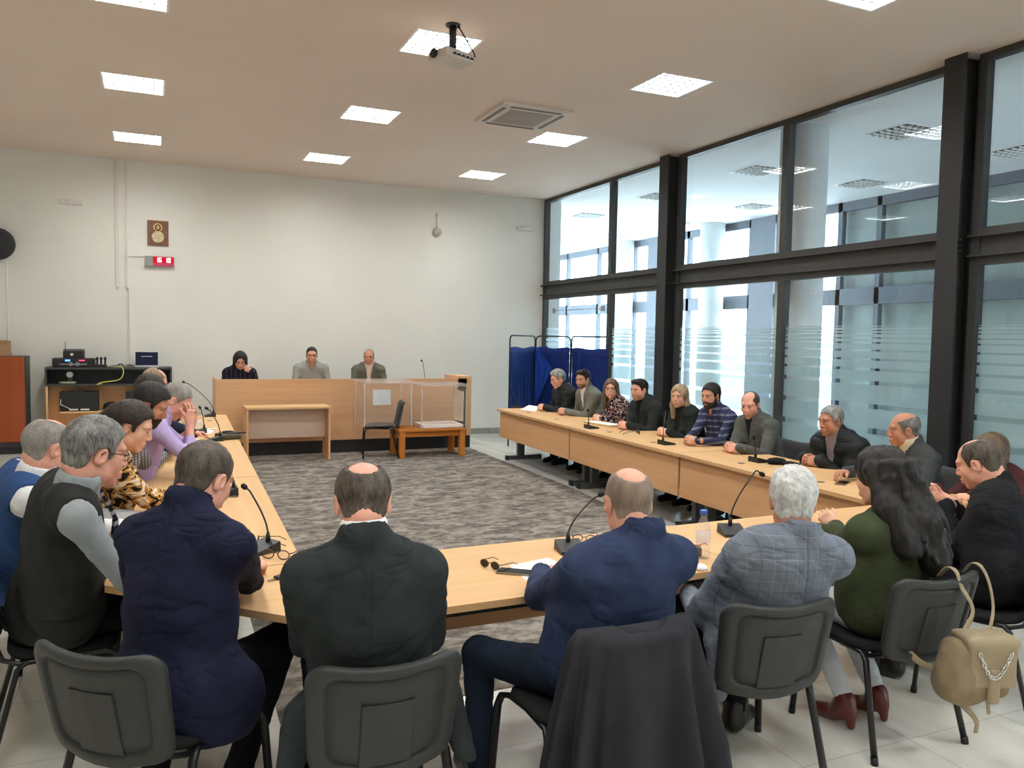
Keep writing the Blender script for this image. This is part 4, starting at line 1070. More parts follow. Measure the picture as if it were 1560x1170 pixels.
def make_chair(label, group='black stacking chairs'):
    root = empty('stacking_chair', (0, 0, 0), label, 'chair', group)
    out = rounded(.235, .415, .785, .222, rt=.055, rb=.075)
    cz = .60
    def place(x, z, dy):
        t = (z-.415)/.37
        return (x, -.205 - .085*t - .055*(1-(x/.24)**2) + .045*0 + dy, z)
    def ring(sx, dy, oz=0.0): return [place(x*sx, cz+(z-cz)*(sx*1.0)+oz, dy) for x, z in out]
    m = MB()
    m.loft([ring(.02, .018), ring(.6, .018), ring(.93, .018), ring(.985, .012), ring(1.0, 0), ring(.985, -.012), ring(.95, -.020), ring(.82, -.020), ring(.79, -.016), ring(.765, -.001), ring(.735, -.010), ring(.60, -.012), ring(.02, -.012)])
    back = m.build('backrest', shell, root)
    m = MB(); nx_ = 7; nz_ = 6
    gx = [-.078+.156*i/(nx_-1) for i in range(nx_)]; gz = [.450+.205*j/(nz_-1) for j in range(nz_)]
    m.loft([[place(x*(1 if k else .97), gz[0], dy) for x in gx]+[place(x*(1 if k else .97), gz[-1], dy) for x in gx[::-1]] for k, dy in ((1, -.006), (1, -.0145), (0, -.0165))], smooth=False)
    m.build('handle_panel', shell, back)
    m = MB(); so = []
    for i in range(40):
        a = 2*PI*i/40; c, s_ = math.cos(a), math.sin(a); so.append((.232*abs(c)**.55*(1 if c > 0 else -1), .205*abs(s_)**.55*(1 if s_ > 0 else -1)))
    def sr(k, z, dip=0): return [(x*k, y*k+.01, z - (.018 if y > .12 and k > .8 else 0)*((y-.12)/.08 if y > .12 else 0)) for x, y in so]
    m.loft([sr(.02, .446), sr(.6, .448), sr(.9, .455), sr(.985, .448), sr(1, .436), sr(.97, .424), sr(.6, .420), sr(.02, .420)])
    m.build('seat', seatm, root)
    for sx in (-1, 1):
        cap = lambda p, q, lg: MB().tube([(p[0], p[1], 0), (q[0], q[1], .03)], .0155, 10).build('foot_cap', black, lg)
        f1 = [(sx*.255, .235, .006), (sx*.235, .215, .36), (sx*.228, .195, .405), (sx*.215, .15, .418), (sx*.205, .02, .418)]
        m = MB(); m.tube(f1, .0115, 10, flat=1.4, up=(1, 0, 0)); cap((sx*.255, .235), (sx*.2545, .233), m.build('leg', tube_m, root))
        m = MB(); m.tube([(sx*.258, -.255, .006), (sx*.225, -.155, .395), (sx*.215, -.125, .416), (sx*.205, .02, .416)], .0115, 10, flat=1.4, up=(1, 0, 0)); cap((sx*.258, -.255), (sx*.257, -.250), m.build('leg', tube_m, root))
        m = MB(); m.tube([(sx*.205, .0, .412), (sx*.200, -.15, .410), (sx*.190, -.205, .43), (sx*.180, -.232, .50), (sx*.175, -.250, .60)], .011, 8); m.build('back_support', tube_m, root)
    for y in (.12, -.10): MB().tube([(-.21, y, .412), (.21, y, .412)], .009, 8).build('cross_bar', tube_m, root)
    return root
_chair0 = []
def chair(x, y, yaw, label, group='black stacking chairs'):
    if not _chair0:
        o = make_chair(label, group); _chair0.append(o)
    else:
        o = copy_tree(_chair0[0]); o['label'] = label; o['group'] = group
    o.location = (x, y, 0); o.rotation_euler = (0, 0, -R(yaw))
    return o
# ------------------------------------------------------------------ the people and their chairs
H_BLACK = hair_mat('hair_black', (.006, .005, .005), (.020, .016, .014))
H_DARK = hair_mat('hair_dark_brown', (.014, .010, .008), (.050, .034, .025))
H_SALT = hair_mat('hair_salt_and_pepper', (.040, .040, .038), (.30, .29, .27))
H_GREY = hair_mat('hair_grey', (.13, .125, .115), (.40, .39, .36))
H_WHITE = hair_mat('hair_white', (.38, .38, .37), (.68, .67, .65))
H_GB = hair_mat('hair_greying_brown', (.028, .021, .016), (.135, .105, .080))
H_BROWN = hair_mat('hair_long_brown', (.05, .030, .018), (.20, .125, .075))
H_BLOND = hair_mat('hair_blonde', (.16, .105, .055), (.50, .38, .23))
H_SHORTG = hair_mat('hair_cropped_grey', (.16, .14, .12), (.34, .31, .28))
TR_BLACK = fabric('trousers_black', srgb(24, 24, 27)); TR_NAVY = fabric('trousers_navy', srgb(26, 29, 40)); TR_JEAN = fabric('jeans_dark', srgb(30, 38, 52)); TR_GREY = fabric('trousers_grey', srgb(60, 60, 62))
SH_BLACK = plain('shoe_black', srgb(22, 22, 22), .3); SH_BROWN = plain('shoe_brown', srgb(98, 54, 38), .35); SH_WINE = plain('boot_wine', srgb(96, 34, 30), .3)
WHITE_SH = fabric('shirt_white', srgb(222, 222, 222), .85, .05); CREAM_SH = fabric('shirt_cream', srgb(214, 200, 176), .85, .05); BLUE_SH = fabric('shirt_pale_blue', srgb(150, 178, 214), .85, .05)
GLS = plain('spectacle_frame', (.012, .010, .010), .3, noise=0)
def P_(px, py, y): return at_y(px, py, y)
def Q_(px, py, x): return at_x(px, py, x)
UP = _v((0, 0, 1))
BODY = dict(trousers=TR_BLACK, shoes=SH_BLACK, foot_back=.24)

# ---- front row, seen from behind
navy = fabric('suit_navy', srgb(31, 34, 56), .85)
charc = fabric('suit_charcoal_green', srgb(46, 51, 52), .85)
navyj = fabric('jacket_navy', srgb(44, 55, 84), .7, .12)
checkb = pattern('blazer_grey_check', srgb(112, 119, 130), [('X', 26, .12, srgb(92, 98, 112), .7), ('Z', 24, .12, srgb(92, 98, 112), .7), ('X', 13, .05, srgb(150, 154, 160), .5), ('Z', 12, .05, srgb(150, 154, 160), .5)])
olive = fabric('sweater_olive', srgb(62, 70, 48), .95, .15, 300)
blk = fabric('suit_black', srgb(30, 31, 34), .85)
h1 = at_z(396, 852, .775)
f1 = P_(312, 730, 2.98)
person('person in a navy suit at the near left corner, holding folded spectacles', f1, 46, (.06, 2.86), 38, lod=0, group='people at the front tables', hpitch=-22, hs=1.02, sh=.190, fat=1.35, skin='pink',
       hands={1: dict(w=h1+_v((-.062, -.085, .0)), fwd=(.70, .70, -.05), palm=(-.35, .3, -.8), curl=.62, thumb=.6, pole=_v((.30, -.35, -1.0))), -1: dict(w=(.20, 3.36, .79), fwd=(.9, .35, -.1), palm=(.2, -.4, -.9), curl=.5, thumb=.4)}, sk=1.15, pole_out=.5,
       top='blazer', cloth=navy, collar_h=.060, trousers=TR_BLACK, shoes=SH_BROWN, hem=.385, hair='short', hairm=H_GB, hair_kw=dict(thick=.011), seam=True, wr=1.1, cuff=.93,
       knees={1: (.47, 3.22, .52), -1: (.10, 3.30, .52)}, ankles={1: (.24, 2.93, .09), -1: (-.02, 3.05, .09)}, shoe_kw={1: _v((.8, .5, 0)), -1: _v((.5, .8, 0))},
       tails=[Ell((.17, 2.78, .50), (.17, .16, .17), None, .06)])
person('person in a dark charcoal suit seen from behind, bald patch on the crown', P_(553, 766, 2.46), 10, (.64, 2.50), 6, lod=0, group='people at the front tables', hpitch=-20, hs=1.04, sh=.186, fat=1.35, skin='pink',
       clasp=(.70, 2.88, .775), sk=1.08, top='blazer', cloth=charc, collar_h=.054, shirt=WHITE_SH, trousers=TR_NAVY, hem=.36, hair='short', hairm=H_GB, seam=True, shoes=SH_BLACK, pole_out=.45,
       hair_kw=dict(thick=.009, bald=[((0, -.062, .108), (.047, .060, .050)), ((0, .03, .125), (.05, .09, .045))]), tails=[Cap((.41, 2.46, .55), (.33, 2.35, .30), .055, .035, .06), Cap((.88, 2.46, .55), (.92, 2.34, .34), .05, .03, .06), Ell((.64, 2.44, .50), (.23, .15, .12), None, .05)])
person('person in a navy zip jacket seen from behind, balding with cropped hair', P_(957, 765, 2.42), 14, (1.43, 2.45), -4, lod=0, group='people at the front tables', hpitch=-6, hs=1.03, sh=.215, fat=1.5, skin='pink',
       hands={1: dict(w=(1.66, 2.88, .78), fwd=(-.5, .8, 0), palm=(-.3, 0, -.9), curl=.5), -1: dict(w=(1.42, 2.85, .775), fwd=(.8, .6, 0), palm=(.3, 0, -.9), curl=.5, pole=_v((-.8, -.5, -.6)))},
       top='zip', cloth=navyj, trousers=TR_JEAN, shoes=SH_BLACK, hem=.50, hair='buzz', hairm=hair_mat('hair_thin_brown', (.16, .115, .085), (.30, .215, .165)), pole_out=.55, sk=1.02, collar_h=.05, open_=None,
       hair_kw=dict(thick=.0045, amp=.0008, bald=[((0, -.05, .118), (.054, .075, .048)), ((0, .03, .12), (.05, .06, .045)), ((.0, .085, .07), (.075, .055, .07))]), knees={1: (1.62, 2.85, .50), -1: (1.13, 2.79, .51)})
person('person with white hair in a grey checked blazer seen from behind', P_(1208, 763, 2.37), 40, (2.16, 2.47), 20, lod=0, group='people at the front tables', hpitch=-3, hs=1.03, sh=.192, fat=1.15, skin='tan',
       hands={1: dict(w=(2.52, 2.80, .66), fwd=(-.4, .8, -.2), palm=(-.4, 0, -.8), curl=.4, fine=False), -1: dict(w=(2.12, 2.82, .62), fwd=(.6, .6, -.2), palm=(.3, 0, -.9), curl=.4, fine=False)},
       top='blazer', cloth=checkb, sk=1.06, collar_h=.045, trousers=TR_BLACK, shoes=SH_BLACK, hem=.33, hair='curly', hairm=H_WHITE, seam=True, pole_out=.55, wr=1.2,
       hair_kw=dict(thick=.012, amp=.003, fr=(90, 90, 60)), tails=[Cap((1.98, 2.44, .55), (1.93, 2.36, .40), .05, .03, .06)], ankles={1: (2.33, 2.75, .09), -1: (2.0, 2.62, .09)}, shoe_kw={1: _v((.8, .4, 0)), -1: _v((.5, .8, 0))})
person('person in an olive green sweater with long dark wavy hair, seen from behind', P_(1342, 728, 2.56), -10, (2.97, 2.55), -4, lod=0, group='people at the front tables', hpitch=-8, hs=1.04, female=True, sh=.200, fat=1.9, skin='fair',
       hands={1: dict(w=(3.02, 3.02, .78), fwd=(-.6, .7, 0), palm=(-.3, 0, -.9), curl=.5, fine=False), -1: dict(w=at_z(1252, 800, .80)+_v((.03, -.06, .0)), fwd=(-.2, .6, .5), palm=(.5, .2, -.3), curl=.65)},
       top='sweater', cloth=olive, trousers=fabric('jeans_white', srgb(206, 208, 212), .85, .05), shoes=SH_WINE, hem=.42, hair='verylong', hairm=H_BLACK, pole_out=.6, wr=.8,
       hair_kw=dict(thick=.020, amp=.006, fr=(45, 45, 22)), knees={1: (3.07, 2.92, .50), -1: (2.86, 2.92, .50)}, ankles={1: (3.03, 2.60, .12), -1: (2.83, 2.60, .12)}, shoe_kw=dict(boot=True))
f6 = P_(1490, 706, 2.78)
hd6 = P_(1408, 757, 3.00)
person('person in a black suit with pale blue collar by the bag chair, holding a phone', f6, -20, (3.80, 2.60), -28, lod=0, group='people at the front tables', hpitch=-20, hs=1.02, sh=.210, fat=1.4, skin='pink',
       hands={-1: dict(w=hd6+_v((.06, -.08, -.02)), fwd=(-.45, .75, .25), palm=(.55, .2, .6), curl=.45, thumb=.6), 1: dict(w=hd6+_v((.17, -.03, -.03)), fwd=(-.75, .5, .15), palm=(-.3, -.4, .7), curl=.6, thumb=.5)},
       top='blazer', cloth=blk, shirt=BLUE_SH, trousers=TR_BLACK, shoes=SH_BLACK, hem=.42, hair='short', hairm=H_GB, seam=True, cuff=.93, pole_out=.7, collar_h=.042,
       hair_kw=dict(thick=.009, bald=[((0, .01, .135), (.055, .075, .045)), ((0, .075, .085), (.07, .06, .06))]))

# ---- left row, facing the middle
vestc = fabric('vest_black', srgb(46, 46, 45), .9); greysh = fabric('shirt_grey', srgb(150, 157, 160), .8, .08)
tiem = pattern('tie_stripes', srgb(40, 44, 66), [('Z', 22, .35, srgb(206, 210, 216), .9)], .6, rot=(.0, .6, .5))
l1 = P_(146, 690, 3.50)
person('person in a black vest over a grey shirt and striped tie, wearing glasses', l1, 66, (-.38, 3.80), 80, lod=0, group='people at the left tables', hpitch=-12, hs=1.10, sh=.215, fat=1.65, skin='pink',
       hands={1: dict(w=(.10, 3.58, .775), fwd=(.8, .5, -.05), palm=(0, .3, -.9), curl=.5), -1: dict(w=(.08, 3.80, .775), fwd=(.8, -.3, 0), palm=(0, -.2, -.9), curl=.5)},
       top='shirt', cloth=greysh, vest=vestc, tie=tiem, trousers=TR_BLACK, shoes=SH_BLACK, hem=.47, hair='short', hairm=H_SALT, hair_kw=dict(thick=.014), glasses=GLS, pole_out=.5, sk=1.08)
blues = fabric('sweater_blue', srgb(52, 78, 122), .95, .1, 400)
person('person in a blue sleeveless sweater over a white shirt, cropped white hair', P_(75, 682, 4.08), 58, (-.64, 4.36), 82, lod=0, group='people at the left tables', hpitch=-8, hs=1.05, sh=.20, fat=1.4, skin='pink',
       hands={1: dict(w=(-.04, 4.18, .78), fwd=(.8, .3, 0), palm=(0, .2, -.9), curl=.5, fine=False), -1: dict(w=(-.04, 4.38, .78), fwd=(.8, -.2, 0), palm=(0, -.2, -.9), curl=.5, fine=False)},
       top='shirt', cloth=WHITE_SH, vest=blues, trousers=TR_GREY, shoes=SH_BLACK, hair='buzz', hairm=H_SHORTG, hair_kw=dict(thick=.005, amp=.0008, bald=[((0, .04, .13), (.05, .08, .04))]))
prt = blotch('blouse_animal_print', [(0, srgb(22, 18, 16)), (.42, srgb(200, 148, 74)), (.50, srgb(20, 16, 14)), (.55, srgb(206, 156, 84)), (.63, srgb(222, 210, 190))], (10, 6, 17), 2.4)
person('person in a gold and black animal print blouse with dark tied back hair', P_(200, 650, 4.36), 98, (-.32, 4.78), 92, lod=0, group='people at the left tables', hpitch=-22, hs=.97, female=True, sh=.170, fat=1.2, skin='fair',
       hands={1: dict(w=(.17, 4.58, .78), fwd=(.9, .3, 0), palm=(0, .4, -.8), curl=.5), -1: dict(w=(.18, 4.80, .78), fwd=(.85, -.2, 0), palm=(0, -.3, -.8), curl=.5)},
       top='sweater', cloth=prt, trousers=TR_BLACK, shoes=SH_BLACK, hair='tail', hairm=H_DARK, hair_kw=dict(thick=.016), cuff=.85, pole_out=.5)
chk = pattern('shirt_fine_check', srgb(196, 198, 202), [('X', 60, .5, srgb(60, 62, 70), .75), ('Z', 60, .5, srgb(60, 62, 70), .6), ('Y', 60, .5, srgb(60, 62, 70), .6)], .85)
ph5 = at_z(290, 671, .80)
person('person with dark beard in a fine black and white checked shirt holding a phone', P_(229, 617, 5.20), 100, (-.34, 5.30), 90, lod=1, group='people at the left tables', hpitch=-28, sh=.195, fat=1.1, skin='tan', stubble=.6,
       hands={1: dict(w=ph5+_v((-.12, -.06, -.01)), fwd=(.9, .35, .05), palm=(0, .5, .7), curl=.4, thumb=.6), -1: dict(w=ph5+_v((-.12, .12, -.01)), fwd=(.9, -.3, .05), palm=(0, -.5, .6), curl=.4, thumb=.6)},
       top='shirt', cloth=chk, cuff=.62, hair='short', hairm=H_BLACK, hair_kw=dict(thick=.017), beard=(H_BLACK, .006), pole_out=.45, **BODY)
lav = fabric('shirt_lavender', srgb(186, 168, 214), .8, .08)
l6 = P_(268, 610, 5.95)
person('person in a lavender shirt resting the forehead on a raised hand', l6, 100, (-.22, 6.05), 88, lod=1, group='people at the left tables', hpitch=-38, sh=.195, fat=1.2, skin='pink',
       hands={1: dict(w=l6+_v((.085, -.085, -.155)), fwd=(.15, .15, 1), palm=(-.6, .8, .1), curl=.30, thumb=.1, pole=_v((.1, -.6, -1)), fan=.12), -1: dict(w=l6+_v((.10, .07, -.16)), fwd=(.1, -.1, 1), palm=(-.7, -.7, 0), curl=.30, thumb=.1, pole=_v((.1, .6, -1)), fan=.12)},
       top='shirt', cloth=lav, cuff=.55, hair='buzz', hairm=H_SHORTG, hair_kw=dict(thick=.005, amp=.0008), **BODY)
person('person with dark hair in a navy sweater, second from the podium in the left row', P_(228, 596, 6.75), 92, (-.34, 6.85), 90, lod=1, group='people at the left tables', hpitch=-24, sh=.19, skin='mid',
       hands={1: dict(w=(.30, 6.85, .78), fwd=(.9, .2, 0), palm=(0, .3, -.8), curl=.5), -1: dict(w=(.28, 7.05, .78), fwd=(.9, -.2, 0), palm=(0, -.3, -.8), curl=.5)},
       top='sweater', cloth=fabric('sweater_navy', srgb(34, 38, 56)), hair='short', hairm=H_DARK, hair_kw=dict(thick=.016), cuff=.9, **BODY)
w8 = at_z(287, 632, .86)
person('person with fair thinning hair holding a blue pen, last of the left row', P_(236, 583, 7.60), 85, (-.30, 7.70), 90, lod=1, group='people at the left tables', hpitch=-20, sh=.19, skin='pink',
       hands={1: dict(w=w8+_v((-.12, -.03, -.03)), fwd=(.85, .2, .35), palm=(-.1, .9, 0), curl=.75, thumb=.8), -1: dict(w=(.34, 7.95, .78), fwd=(.9, -.2, 0), palm=(0, -.3, -.8), curl=.5)},
       top='zip', cloth=fabric('jacket_dark_blue', srgb(40, 46, 64)), shirt=WHITE_SH, hair='short', hairm=hair_mat('hair_sandy', (.16, .10, .06), (.38, .27, .17)), hair_kw=dict(thick=.009, bald=[((0, .05, .12), (.06, .08, .05))]), **BODY)

# ---- right row, backs to the windows
XR = 5.05
def rp(label, px, py, hy, clasp_px, **kw):
    x = kw.pop('x', XR); h = Q_(px, py, x)
    c = at_z(clasp_px[0], clasp_px[1], .775) if clasp_px is not None else None
    hy_ = kw.pop('hipdy', .0)
    y0 = kw.pop('yaw', -90)
    return person(label, h, hy, (x+kw.pop('hipx', .24), h[1]+hy_), y0, group='people at the right tables', clasp=c, **{**BODY, **kw})
puf = fabric('puffer_black', srgb(38, 42, 43), .55, .15)
rp('person with grey hair in a black puffer jacket, farthest on the right row', 850, 577, -82, (821, 620), lod=2, hpitch=-18, sh=.195, fat=1.3, skin='pink', top='puffer', cloth=puf, puff=14, open_=None, hair='curly', hairm=H_GREY, hair_kw=dict(thick=.014), wr=.5)
gblz = fabric('blazer_grey', srgb(112, 114, 106), .85)
rp('person with dark hair and short beard in a grey blazer and white shirt', 888, 578, -112, (852, 626), lod=2, hpitch=-8, sh=.20, skin='mid', top='blazer', cloth=gblz, shirt=WHITE_SH, lapel=True, open_=(.055, .30), hair='quiff', hairm=H_BLACK, hair_kw=dict(thick=.012), stubble=.75)
flo = blotch('blouse_floral', [(0, srgb(206, 120, 124)), (.36, srgb(24, 22, 24)), (.56, srgb(226, 206, 196)), (.61, srgb(24, 22, 24)), (.68, srgb(214, 150, 150))], (26, 26, 26), .8)
rp('person with long straight brown hair in a black floral blouse', 931, 592, -140, (905, 636), lod=2, hpitch=-3, hs=.95, female=True, sh=.165, skin='fair', top='sweater', cloth=flo, hair='long', hairm=H_BROWN, glasses=GLS, hair_kw=dict(thick=.013), lips=(.45, .10, .10))
rp('person in a black hooded jacket with short dark hair, between floral blouse and blonde hair', 974, 594, -98, (944, 647), lod=2, hpitch=-6, sh=.21, fat=1.5, skin='pink', jaw=1.1, wide=1.06, top='hoodie', hood=True, cloth=fabric('jacket_black', srgb(42, 46, 44), .8), shirt=fabric('shirt_black', srgb(26, 26, 28)), open_=(.05, .22), hair='quiff', hairm=H_BLACK, hair_kw=dict(thick=.009), stubble=.35)
rp('person with long blonde hair in a black cardigan', 1035, 604, -118, (1004, 657), lod=1, hpitch=-4, hs=.96, female=True, sh=.17, fat=1.1, skin='fair', top='blazer', cloth=fabric('cardigan_black', srgb(40, 46, 44)), shirt=fabric('top_dark', srgb(34, 36, 36)), open_=(.06, .26), hair='long', hairm=H_BLOND, hair_kw=dict(thick=.018))
pld = pattern('shirt_plaid_navy', srgb(54, 58, 86), [('Z', 17, .30, srgb(112, 114, 130), .8), ('Z', 17, .06, srgb(160, 164, 176), .6), ('Y', 12, .25, srgb(36, 38, 62), .6)], .9, rot=(.05, .1, 0))
rp('person with dark beard in a navy striped shirt', 1083, 603, -104, (1046, 670), lod=1, hpitch=-8, sh=.20, fat=1.1, skin='mid', top='shirt', cloth=pld, hair='short', hairm=H_BLACK, hair_kw=dict(thick=.013), beard=(H_DARK, .008))
gz = fabric('jacket_grey_zip', srgb(86, 88, 84), .85)
rp('balding person in a grey zip jacket looking down with clasped hands', 1143, 617, -116, (1108, 681), lod=1, hpitch=-14, sh=.20, fat=1.2, skin='pink', top='zip', cloth=gz, shirt=fabric('collar_navy', srgb(30, 34, 48)), open_=(.04, .18), hair='buzz', hairm=H_GB, hair_kw=dict(thick=.0045, amp=.0008, bald=[((0, .06, .11), (.062, .09, .06))]), stubble=.25)
pad = fabric('jacket_padded_black', srgb(38, 41, 42), .5, .15)
rp('person with short grey hair in a black padded jacket, wearing a wristwatch', 1266, 641, -84, (1228, 700), lod=0, hpitch=-8, sh=.205, fat=1.2, skin='tan', top='puffer', cloth=pad, puff=9, shirt=fabric('shirt_mauve', srgb(150, 134, 138), .85), open_=(.06, .36), hair='short', hairm=H_GREY, hair_kw=dict(thick=.008), wr=.7)
dsuit = fabric('suit_dark_grey', srgb(66, 70, 70), .85)
rp('bald person in a dark grey suit seen in profile near the window column', 1377, 655, -54, None, lod=0, x=5.0, hpitch=-6, hs=1.05, sh=.205, fat=1.3, skin='tan', yaw=-68, top='blazer', cloth=dsuit, shirt=CREAM_SH, lapel=True, open_=(.035, .26), hair='short', hairm=H_SALT, hair_kw=dict(thick=.006, amp=.001, bald=[((0, .035, .12), (.078, .13, .075))]),
   hands={1: dict(w=(4.62, 4.32, .78), fwd=(-.9, -.1, 0), palm=(0, -.3, -.9), curl=.5), -1: dict(w=(4.60, 3.95, .78), fwd=(-.9, .3, 0), palm=(0, .3, -.9), curl=.5)})
rp('person with long brown hair mostly hidden behind the black suit', 1508, 689, -70, None, lod=1, x=5.05, hs=.96, female=True, sh=.17, skin='fair', top='sweater', cloth=fabric('top_wine', srgb(70, 40, 40)), hair='long', hairm=H_BROWN, hair_kw=dict(thick=.020),
   hands={1: dict(w=(4.68, 3.62, .78), fwd=(-.9, .1, 0), palm=(0, -.3, -.9), curl=.5, fine=False), -1: dict(w=(4.66, 3.36, .78), fwd=(-.9, .3, 0), palm=(0, .3, -.9), curl=.5, fine=False)})

# ---- behind the podium
dotm = pattern('top_navy_dots', srgb(26, 26, 42), [('X', 16, .08, srgb(120, 122, 136), .5)], .85)
dk = dict(seat=.64, group='people behind the podium', trousers=TR_BLACK, shoes=SH_BLACK)
p1 = P_(366, 549, 12.18); p1c = p1+_v((.03, -.16, -.10))
person('person with black bobbed hair in a dark top, writing behind the podium', p1, 182, (p1[0], 12.40), 180, lod=2, hpitch=-24, hs=.97, female=True, sh=.175, fat=1.2, skin='fair', top='sweater', cloth=dotm, hair='bob', hairm=H_BLACK, hair_kw=dict(thick=.020),
       hands={-1: dict(w=p1+_v((.13, -.18, -.145)), fwd=(-.75, -.2, .35), palm=(-.4, .5, .3), curl=.7, thumb=.7), 1: dict(w=(p1[0]-.12, 11.98, .97), fwd=(.6, -.6, 0), palm=(0, 0, -1), curl=.4, fine=False)}, glasses=GLS, **dk)
p2 = P_(475, 541, 12.20)
person('person with short dark hair and glasses in a grey shirt behind the podium', p2, 188, (p2[0], 12.42), 184, lod=2, hpitch=-6, sh=.205, skin='mid', top='shirt', cloth=fabric('shirt_stone_grey', srgb(146, 150, 144), .85, .1), hair='buzz', hairm=H_BLACK, hair_kw=dict(thick=.006), glasses=GLS,
       hands={-1: dict(w=(p2[0]+.16, 11.98, .97), fwd=(-.6, -.6, 0), palm=(0, 0, -1), curl=.4, fine=False), 1: dict(w=(p2[0]-.16, 11.98, .97), fwd=(.6, -.6, 0), palm=(0, 0, -1), curl=.4, fine=False)}, **dk)
p3 = P_(562, 544, 12.20)
person('older person with receding grey hair in a grey blazer behind the podium', p3, 196, (p3[0], 12.42), 192, lod=2, hpitch=-4, sh=.195, skin='tan', top='blazer', cloth=fabric('blazer_olive_grey', srgb(100, 102, 90), .85), shirt=fabric('shirt_blush', srgb(224, 206, 200), .85, .04), lapel=True, hair='short', hairm=H_GREY, hair_kw=dict(thick=.008, bald=[((0, .05, .12), (.062, .08, .055))]),
       hands={-1: dict(w=(p3[0]+.14, 11.98, .97), fwd=(-.6, -.6, 0), palm=(0, 0, -1), curl=.4, fine=False), 1: dict(w=(p3[0]-.16, 11.98, .97), fwd=(.6, -.6, 0), palm=(0, 0, -1), curl=.4, fine=False)}, **dk)

# ---- chairs
chair(.63, 2.54, 2, 'black stacking chair under the dark charcoal suit')
chair(1.40, 2.46, -2, 'black stacking chair with a dark coat over its back')
chair(2.14, 2.52, 10, 'black stacking chair under the grey checked blazer')
chair(2.95, 2.545, 2, 'black stacking chair carrying the beige backpack')
chair(.03, 2.86, 40, 'black stacking chair turned to the near left corner under the navy suit')
chair(3.76, 2.62, -24, 'black stacking chair under the black suit at the right edge')
chair(-.36, 3.80, 84, 'black stacking chair under the black vest at the left edge')
chair(-.66, 4.40, 86, 'black stacking chair under the blue sleeveless sweater')
lw = ['under the animal print blouse', 'under the checked shirt', 'under the lavender shirt', 'under the navy sweater in the left row', 'under the fair haired person of the left row']
for y, w_ in zip((4.80, 5.32, 6.05, 6.85, 7.70), lw): chair(-.38+(y-4.3)*.03, y, 90, 'black stacking chair '+w_)
rw = [(9.72, 'under the farthest puffer jacket'), (9.0, 'under the grey blazer of the right row'), (8.3, 'under the floral blouse'), (7.7, 'under the hooded jacket'), (6.9, 'under the blonde person'), (6.4, 'under the navy striped shirt'), (5.87, 'under the grey zip jacket'), (4.88, 'under the padded jacket with wristwatch'), (4.15, 'under the dark grey suit'), (3.52, 'under the hidden brown haired person')]
RY = [Q_(px, py, XR)[1] for px, py in ((850, 577), (888, 578), (931, 592), (974, 594), (1035, 604), (1083, 603), (1143, 617), (1266, 641), (1377, 655), (1508, 689))]
for (y, w_), yy in zip(rw, RY): chair(5.32, yy, -90, 'black stacking chair '+w_)
for p, w_ in ((p1, 'under the bobbed black hair'), (p2, 'under the grey shirt'), (p3, 'under the olive grey blazer')):
    o = chair(p[0], 12.44, 180, 'black chair on the platform '+w_); o.location.z = .186
oc = chair(2.93, 11.13, -78, 'black chair before the podium carrying the left ballot box', 'black stacking chairs')
oc.location.z = .004
def curve(pts, n=6):
    P = [_v(p) for p in pts]; P = [2*P[0]-P[1]]+P+[2*P[-1]-P[-2]]; out = []
    for i in range(1, len(P)-2):
        for t in np.linspace(0, 1, n, endpoint=False):
            out.append(.5*((2*P[i])+(P[i+1]-P[i-1])*t+(2*P[i-1]-5*P[i]+4*P[i+1]-P[i+2])*t*t+(3*P[i]-P[i-1]-3*P[i+1]+P[i+2])*t**3))
    return out+[P[-2]]
# ------------------------------------------------------------------ along the back wall
redw = wood('cabinet_red_wood', srgb(148, 70, 38), srgb(166, 84, 48), 2, .7, .4)
dgrey = plain('cabinet_dark', srgb(54, 54, 56), .5, noise=.05)
cab = empty('storage_cabinet', (-1.75, 12.95, 0), 'red brown wooden cabinet with dark side at the far left by the back wall', 'cabinet')
MB().box((-.36, -.20, .10), (.155, .25, 1.34), .004).build('body', dgrey, cab)
MB().box((-.36, -.225, .17), (.145, -.20, 1.335), .003).build('door', redw, cab)
MB().box((-.36, -.19, 0), (.15, .24, .10), .003).build('plinth', black, cab)
bx = empty('cardboard_box', (-1.95, 12.98, 1.34), 'brown cardboard box on top of the red brown cabinet', 'box')
card = plain('cardboard', srgb(176, 140, 100), .85, noise=.08)
MB().box((-.14, -.13, 0), (.14, .13, .21), .004).build('carton', card, bx)
MB().box((-.135, -.125, .205), (.135, -.005, .216), .002, T(0, 0, 0, 0, R(8))).build('flap', card, bx)
# low equipment sideboard
sb = empty('equipment_sideboard', (-.56, 12.78, 0), 'beech sideboard with dark open top shelf carrying sound equipment', 'sideboard')
dk_ = plain('sideboard_dark', srgb(58, 62, 64), .5, noise=.06)
m = MB(); m.box((-.81, -.03, 1.16), (.81, .42, 1.19), .003); m.box((-.81, -.03, .93), (.81, .42, .955), .003); m.box((-.81, -.03, .955), (-.785, .42, 1.16)); m.box((.785, -.03, .955), (.81, .42, 1.16)); m.box((-.785, .40, .955), (.785, .42, 1.16)); m.build('top_shelf', dk_, sb)
m = MB(); m.box((-.80, -.02, 0), (-.775, .42, .93)); m.box((.775, -.02, 0), (.80, .42, .93)); m.build('side_panel', panel_x, sb)
MB().box((-.775, .20, 0), (.775, .22, .93)).build('back_panel', wood('sideboard_back', srgb(206, 152, 102), srgb(222, 172, 122), 2, .6), sb)
MB().box((-.62, -.14, .555), (.775, .20, .58), .003).build('inner_shelf', beech_x, sb)
def led(n, c): return emit(n, c, 4.0)
amp = empty('amplifier', (-1.02, 12.93, 1.19), 'black amplifier with blue and red lights on the sideboard', 'amplifier')
MB().box((-.26, -.15, .012), (.26, .16, .125), .006).build('case', black, amp)
